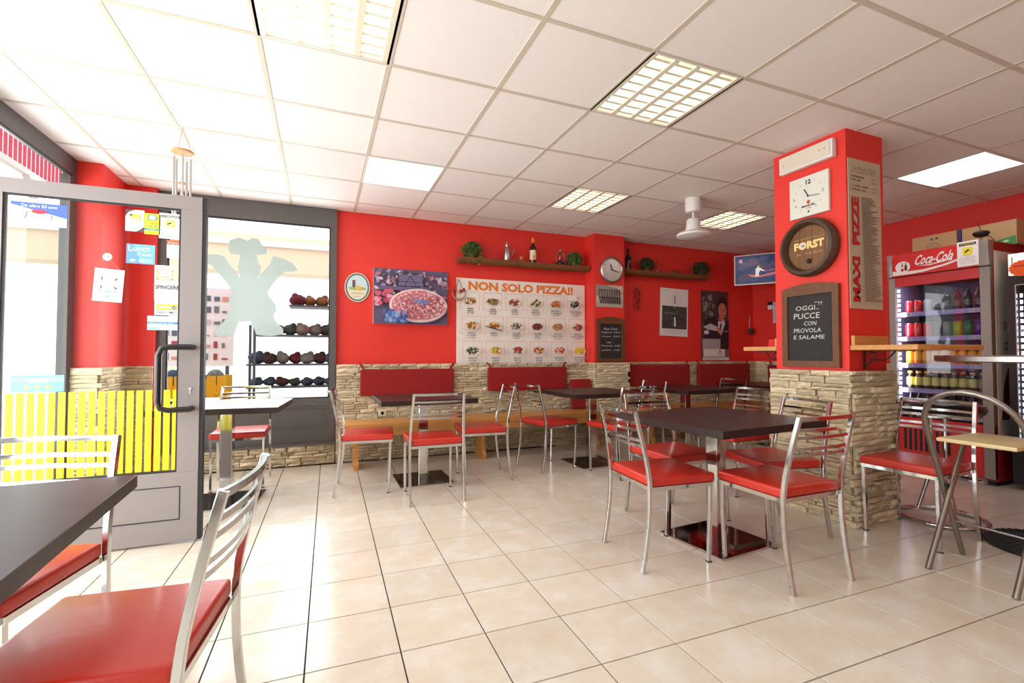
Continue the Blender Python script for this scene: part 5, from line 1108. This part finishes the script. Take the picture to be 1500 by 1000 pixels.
rows = [
 [('can', (200, 24, 30), 0, 0, 'red'), ('can', (200, 24, 30), 0, 0, 'red'), ('can', (170, 160, 160), 0, 0, 'silver'), ('tall', (40, 30, 34), (40, 30, 34), (90, 90, 94), 'dark'), ('tall', (40, 30, 34), (40, 30, 34), (90, 90, 94), 'dark'), ('tall', DK, (50, 40, 44), (60, 70, 66), 'dark'), ('tall', DK, (50, 40, 44), (60, 70, 66), 'dark'), ('tall', DK, (50, 40, 44), (60, 70, 66), 'dark')],
 [('can', (206, 30, 36), 0, 0, 'red'), ('can', (206, 30, 36), 0, 0, 'red'), ('can', (206, 30, 36), 0, 0, 'red'), ('can', (60, 52, 56), 0, 0, 'black'), ('can', (120, 130, 110), 0, 0, 'grey green'), ('can', (120, 170, 40), 0, 0, 'lime green'), ('can', (30, 110, 60), 0, 0, 'green'), ('can', (70, 50, 150), 0, 0, 'purple')],
] 
rows.append([('jar', (230, 140, 20), (214, 60, 30), (240, 170, 40), 'orange')] * 9)
rows.append([('jar', (60, 44, 30), (236, 190, 60), (214, 200, 90), 'yellow capped')] * 3 + [('jar', (64, 40, 30), (220, 70, 40), (206, 196, 110), 'red capped')] * 5 + [('jar', (110, 100, 96), (200, 180, 60), (150, 140, 130), 'pale')])
rows.append([('tall', DK, (40, 36, 40), (70, 60, 70), 'dark')] * 9)
nth = ['top', 'second', 'third', 'fourth', 'lowest']
for r, row in enumerate(rows):
    for k, (kind, b_, c_, l_, cn) in enumerate(row):
        x = 0.112 + k * (0.0675 if len(row) > 8 else 0.075)
        if kind != 'can': nn = 'bottle'
        else: nn = 'can'
        sc = 1.15 if (kind == 'can' and r == 1) else (1.0 if r != 4 else 0.95)
        put(kind, b_, c_, l_, x, SHZ[r] + 0.0005, '%s drink %s on the %s shelf of the red fridge' % (cn, nn, nth[r]), '%s %ss on the %s shelf of the red fridge' % (cn, nn, nth[r]), sc=sc)
# second, dark fridge
t = thing('dark_fridge', 'dark glass door drinks fridge cut by the right edge of the picture', 'fridge', (5.26, 2.05, 0), PR)
W2, D2 = 0.70, 0.62
g = G(); g.box(0, 0.03, 0.03, D2, 0.04, 1.93); g.box(W2 - 0.03, W2, 0.03, D2, 0.04, 1.93); g.box(0.03, W2 - 0.03, D2 - 0.03, D2, 0.04, 1.93); g.box(0.03, W2 - 0.03, 0.03, D2 - 0.03, 0.04, 0.30); g.box(0.03, W2 - 0.03, 0.03, D2 - 0.03, 1.70, 1.93); g.obj('cabinet', M['black_matt'], t)
G().ring([(0, 0.30), (W2, 0.30), (W2, 1.72), (0, 1.72)], [(0.05, 0.35), (W2 - 0.05, 0.35), (W2 - 0.05, 1.67), (0.05, 1.67)], -0.02, 0.03).obj('door_frame', M['black'], t)
G().ring([(0.05, 0.35), (W2 - 0.05, 0.35), (W2 - 0.05, 1.67), (0.05, 1.67)], [(0.056, 0.356), (W2 - 0.056, 0.356), (W2 - 0.056, 1.664), (0.056, 1.664)], -0.022, 0.0).obj('door_trim', M['alu'], t)
G().box(0.056, W2 - 0.056, -0.004, 0.004, 0.356, 1.664).obj('glass_door', M['glass_fr'], t)
G().box(0, W2, 0.0, 0.03, 0.06, 0.295).obj('base_panel', M['black'], t)
G().box(0.01, W2 - 0.01, -0.01, 0.03, 1.75, 1.925).obj('header', M['header_glow'], t)
for k in range(8): G().box(0.03 + k * 0.08, 0.036 + k * 0.08, -0.013, -0.010, 1.84, 1.90).obj('header_bar', M['black_matt'], t)
for k in range(24): G().box(0.066, 0.08, 0.012, 0.02, 0.37 + k * 0.052, 0.40 + k * 0.052).obj('led_lamp', M['led'], t)
for k, z in enumerate((0.40, 0.70, 1.0, 1.3)): G().box(0.036, W2 - 0.036, 0.05, D2 - 0.05, z - 0.012, z).obj('wire_shelf', M['fr_in'], t)
area('fridge_glow', (0.10, 0.03, 1.0), (PI / 2, 0, 0.35), 0.03, 1.1, 4, (0.9, 0.85, 1.0), t)
for r, z in enumerate((0.40, 0.70, 1.0, 1.3)):
    for k in range(7): put('tall', [(40, 60, 50), (60, 40, 90), (200, 110, 30), (70, 60, 60)][r], (60, 60, 60), [(80, 120, 90), (110, 80, 170), (230, 150, 60), (120, 110, 110)][r], 0.13 + k * 0.075, z + 0.0005, '%s drink bottle in the dark fridge at the right edge' % ['green', 'purple', 'orange', 'grey'][r], '%s bottles in the dark fridge' % ['green', 'purple', 'orange', 'grey'][r], 5.26, 2.05)
s = Sheet(0.01, 0.01, (0, 0, 0)); s.g = G(); s.g.cur = L(245, 90, 30); pts = []
for q in range(36): a = 2 * PI * q / 36; k = 1.0 if q % 2 else 0.9; pts.append((0.11 + 0.10 * k * math.cos(a), 0.07 * k * math.sin(a)))
s.g.add([(p[0], 0, p[1]) for p in pts], [tuple(range(36))]); s.k = 0; s.lay = lambda: -0.0006 * (1 + len(s.g.f) * 0.001)
scrib(s, 0.05, 0.012, 0.12, 0.02, (120, 30, 20)); s.text('3.5', 0.14, -0.035, 0.026, (90, 24, 20), align='c')
o = s.g.obj('price_star', M['print'], colors=True); o.location = (5.242, 2.05, 1.80); o.rotation_euler = (0, 0, PR); tag(o, 'orange starburst price card on the header of the dark fridge', 'price card')
# boxes on top of the fridge
def carton(y0, y1, label, blue, fx=5.56):
    t = thing('cardboard_box', label, 'box', (fx, y1, 2.0605 + 0.0), PR); w_ = y1 - y0
    G().box(0, w_, 0, 0.30, 0.0, 0.215, bev=0.002, seg=1).obj('carton', M['card'], t)
    s = Sheet(w_ - 0.01, 0.2, (196, 158, 112), 0.0004)
    if blue:
        s.ell(0.16, 0.165, 0.012, 0.010, (40, 50, 100), 12); s.ell(0.20, 0.168, 0.012, 0.010, (40, 50, 100), 12); s.ell(0.17, 0.10, 0.055, 0.028, (150, 110, 70), 20); s.ell(0.17, 0.10, 0.048, 0.022, (196, 158, 112), 20); scrib(s, 0.13, 0.094, 0.08, 0.012, (150, 110, 70)); s.rect(0, 0.0, 0.05, 0.02, (60, 80, 150))
    else: s.poly([(0.15, 0.0), (w_ - 0.01, 0.0), (w_ - 0.01, 0.07), (0.3, 0.06), (0.2, 0.04)], (70, 150, 80)); s.ell(0.30, 0.03, 0.02, 0.012, (190, 225, 180), 12)
    s.obj('printed_face', (0.005, -0.001, 0.005), parent=t)
carton(2.515, 2.875, 'left cardboard box lying on top of the red fridge', True); carton(2.10, 2.475, 'right cardboard box with green print on top of the red fridge', False)
o = G().box(-0.01, 0.01, 0, 0.25, 0, 0.22, bev=0.003, seg=1).obj('blue_folder', mat('blue_plastic', L(40, 60, 130), 0.4)); o.location = (5.57, 2.495, 2.0605); o.rotation_euler = (0, 0, PR); tag(o, 'thin blue folder standing between the two cardboard boxes', 'folder')
t = thing('desk_antenna', 'small dark antenna lamp standing on the right end of the red fridge', 'antenna', (5.33, 2.24, 2.0605))
G().lathe([(0.03, 0), (0.03, 0.008), (0.008, 0.012), (0.008, 0.06), (0, 0.06)], 14).obj('foot', M['steel'], t, smooth=40)
G().lathe([(0.0, 0.06), (0.04, 0.07), (0.058, 0.095), (0.05, 0.11), (0.02, 0.12), (0.0, 0.122)], 18).obj('head', M['black_matt'], t, smooth=40); G().tube([(0, 0, 0.12), (-0.01, 0.02, 0.2)], 0.003, 5).obj('rod', M['black_matt'], t); G().tube([(0.03, 0, 0.08), (0.07, -0.03, 0.07), (0.06, -0.06, 0.03), (0.05, -0.06, 0.004)], 0.003, 5).obj('cable', M['black_matt'], t)

# ------------------------------------------------------------------ folding high stool, bar table, bar stools
t = thing('folding_stool', 'high folding stool with beige board seat and bent grey tube back, at the right edge', 'stool', (2.95, 1.30, 0))
hy = 0.195; pts = []
n = 12
for k in range(n + 1):
    a = PI * k / n; zc = 0.735; pts.append((0, hy * math.cos(a), zc + 0.185 * math.sin(a)))
def lean(y, z): return (0.34 - 0.40 * (z / 0.92), y, z)
arch = [lean(hy, 0.003), lean(hy, 0.35), lean(hy, 0.6)] + [lean(p[1], p[2]) for p in pts] + [lean(-hy, 0.6), lean(-hy, 0.35), lean(-hy, 0.003)]
G().tube(arch, 0.0135, 12).obj('back_tube', M['steel'], t, smooth=60)
fl_ = [(-0.045, hy - 0.03, 0.003), (0.30, hy - 0.03, 0.60), (0.345, hy - 0.03, 0.635), (0.345, -hy + 0.03, 0.635), (0.30, -hy + 0.03, 0.60), (-0.045, -hy + 0.03, 0.003)]
G().tube(fl_, 0.0135, 12).obj('front_tube', M['steel'], t, smooth=60)
g = G(); g.box(0.03, 0.42, -0.155, 0.155, 0.652, 0.672, bev=0.006, seg=2); g.obj('seat', M['beige'], t, smooth=40)
g = G(); g.tube([(0.255, hy, 0.20), (0.255, -hy, 0.20)], 0.006, 8); g.obj('cross_bar', M['steel'], t, smooth=60)
for s_ in (-1, 1): G().lathe([(0, 0), (0.012, 0.0), (0.012, 0.01), (0, 0.012)], 10, mtx=Matrix.Translation((0.165, s_ * (hy - 0.012), 0.40)) @ RX).obj('pivot', M['black'], t)
t = thing('bar_table', 'tall round bar table with grey edge and ribbed black base at the right edge', 'bar table', (3.82, 1.34, 0))
G().lathe([(0.0, 1.058), (0.46, 1.058), (0.472, 1.064), (0.474, 1.09), (0.468, 1.096), (0.0, 1.097)], 56).obj('top', M['alu'], t, smooth=40)
G().tube([(0, 0, 0.03), (0, 0, 1.06)], 0.038, 20).obj('pole', M['steel'], t, smooth=60)
g = G().lathe([(0.27, 0), (0.275, 0.012), (0.26, 0.028), (0.12, 0.055), (0.05, 0.065), (0, 0.065)], 48); b = g.obj('base', M['black_matt'], t, smooth=40)
for k in range(40):
    a = 2 * PI * k / 40; g = G(); g.bar([(0.10 * math.cos(a), 0.10 * math.sin(a), 0.058), (0.25 * math.cos(a), 0.25 * math.sin(a), 0.031)], 0.006, 0.008); g.obj('rib', M['black_matt'], b)
def bar_stool(x, y, label, rz=0.0):
    t = thing('bar_stool', label, 'bar stool', (x, y, 0), rz, 'chrome bar stools')
    G().lathe([(0.0, 0.70), (0.15, 0.70), (0.22, 0.715), (0.235, 0.74), (0.225, 0.765), (0.17, 0.785), (0.0, 0.775)], 32).obj('seat', M['black'], t, smooth=50)
    G().lathe([(0.17, 0.692), (0.20, 0.692), (0.20, 0.706), (0.17, 0.706)], 32).obj('seat_ring', M['chrome'], t, smooth=40)
    for k in range(3):
        a = 2 * PI * k / 3 + 0.5; G().tube([(0.05 * math.cos(a), 0.05 * math.sin(a), 0.70), (0.045 * math.cos(a), 0.045 * math.sin(a), 0.35), (0.12 * math.cos(a), 0.12 * math.sin(a), 0.05), (0.225 * math.cos(a), 0.225 * math.sin(a), 0.018)], 0.0125, 10).obj('leg', M['chrome'], t, smooth=60)
    G().tube([(0.225 * math.cos(2 * PI * k / 36), 0.225 * math.sin(2 * PI * k / 36), 0.0135) for k in range(36)], 0.013, 10, closed=True).obj('floor_ring', M['chrome'], t, smooth=60)
    G().tube([(0.05, 0, 0.28)] + [(0.16 + 0.07 * math.cos(b), 0.10 * math.sin(b), 0.28) for b in [PI * (-1 + 2 * k / 14) for k in range(15)]], 0.008, 8).obj('footrest', M['chrome'], t, smooth=60)
    return t
bar_stool(3.86, 1.86, 'chrome ring based bar stool with black seat right of the pillar', -0.6)
bar_stool(3.88, 2.38, 'chrome bar stool mostly hidden behind the stone pillar', 0.8)
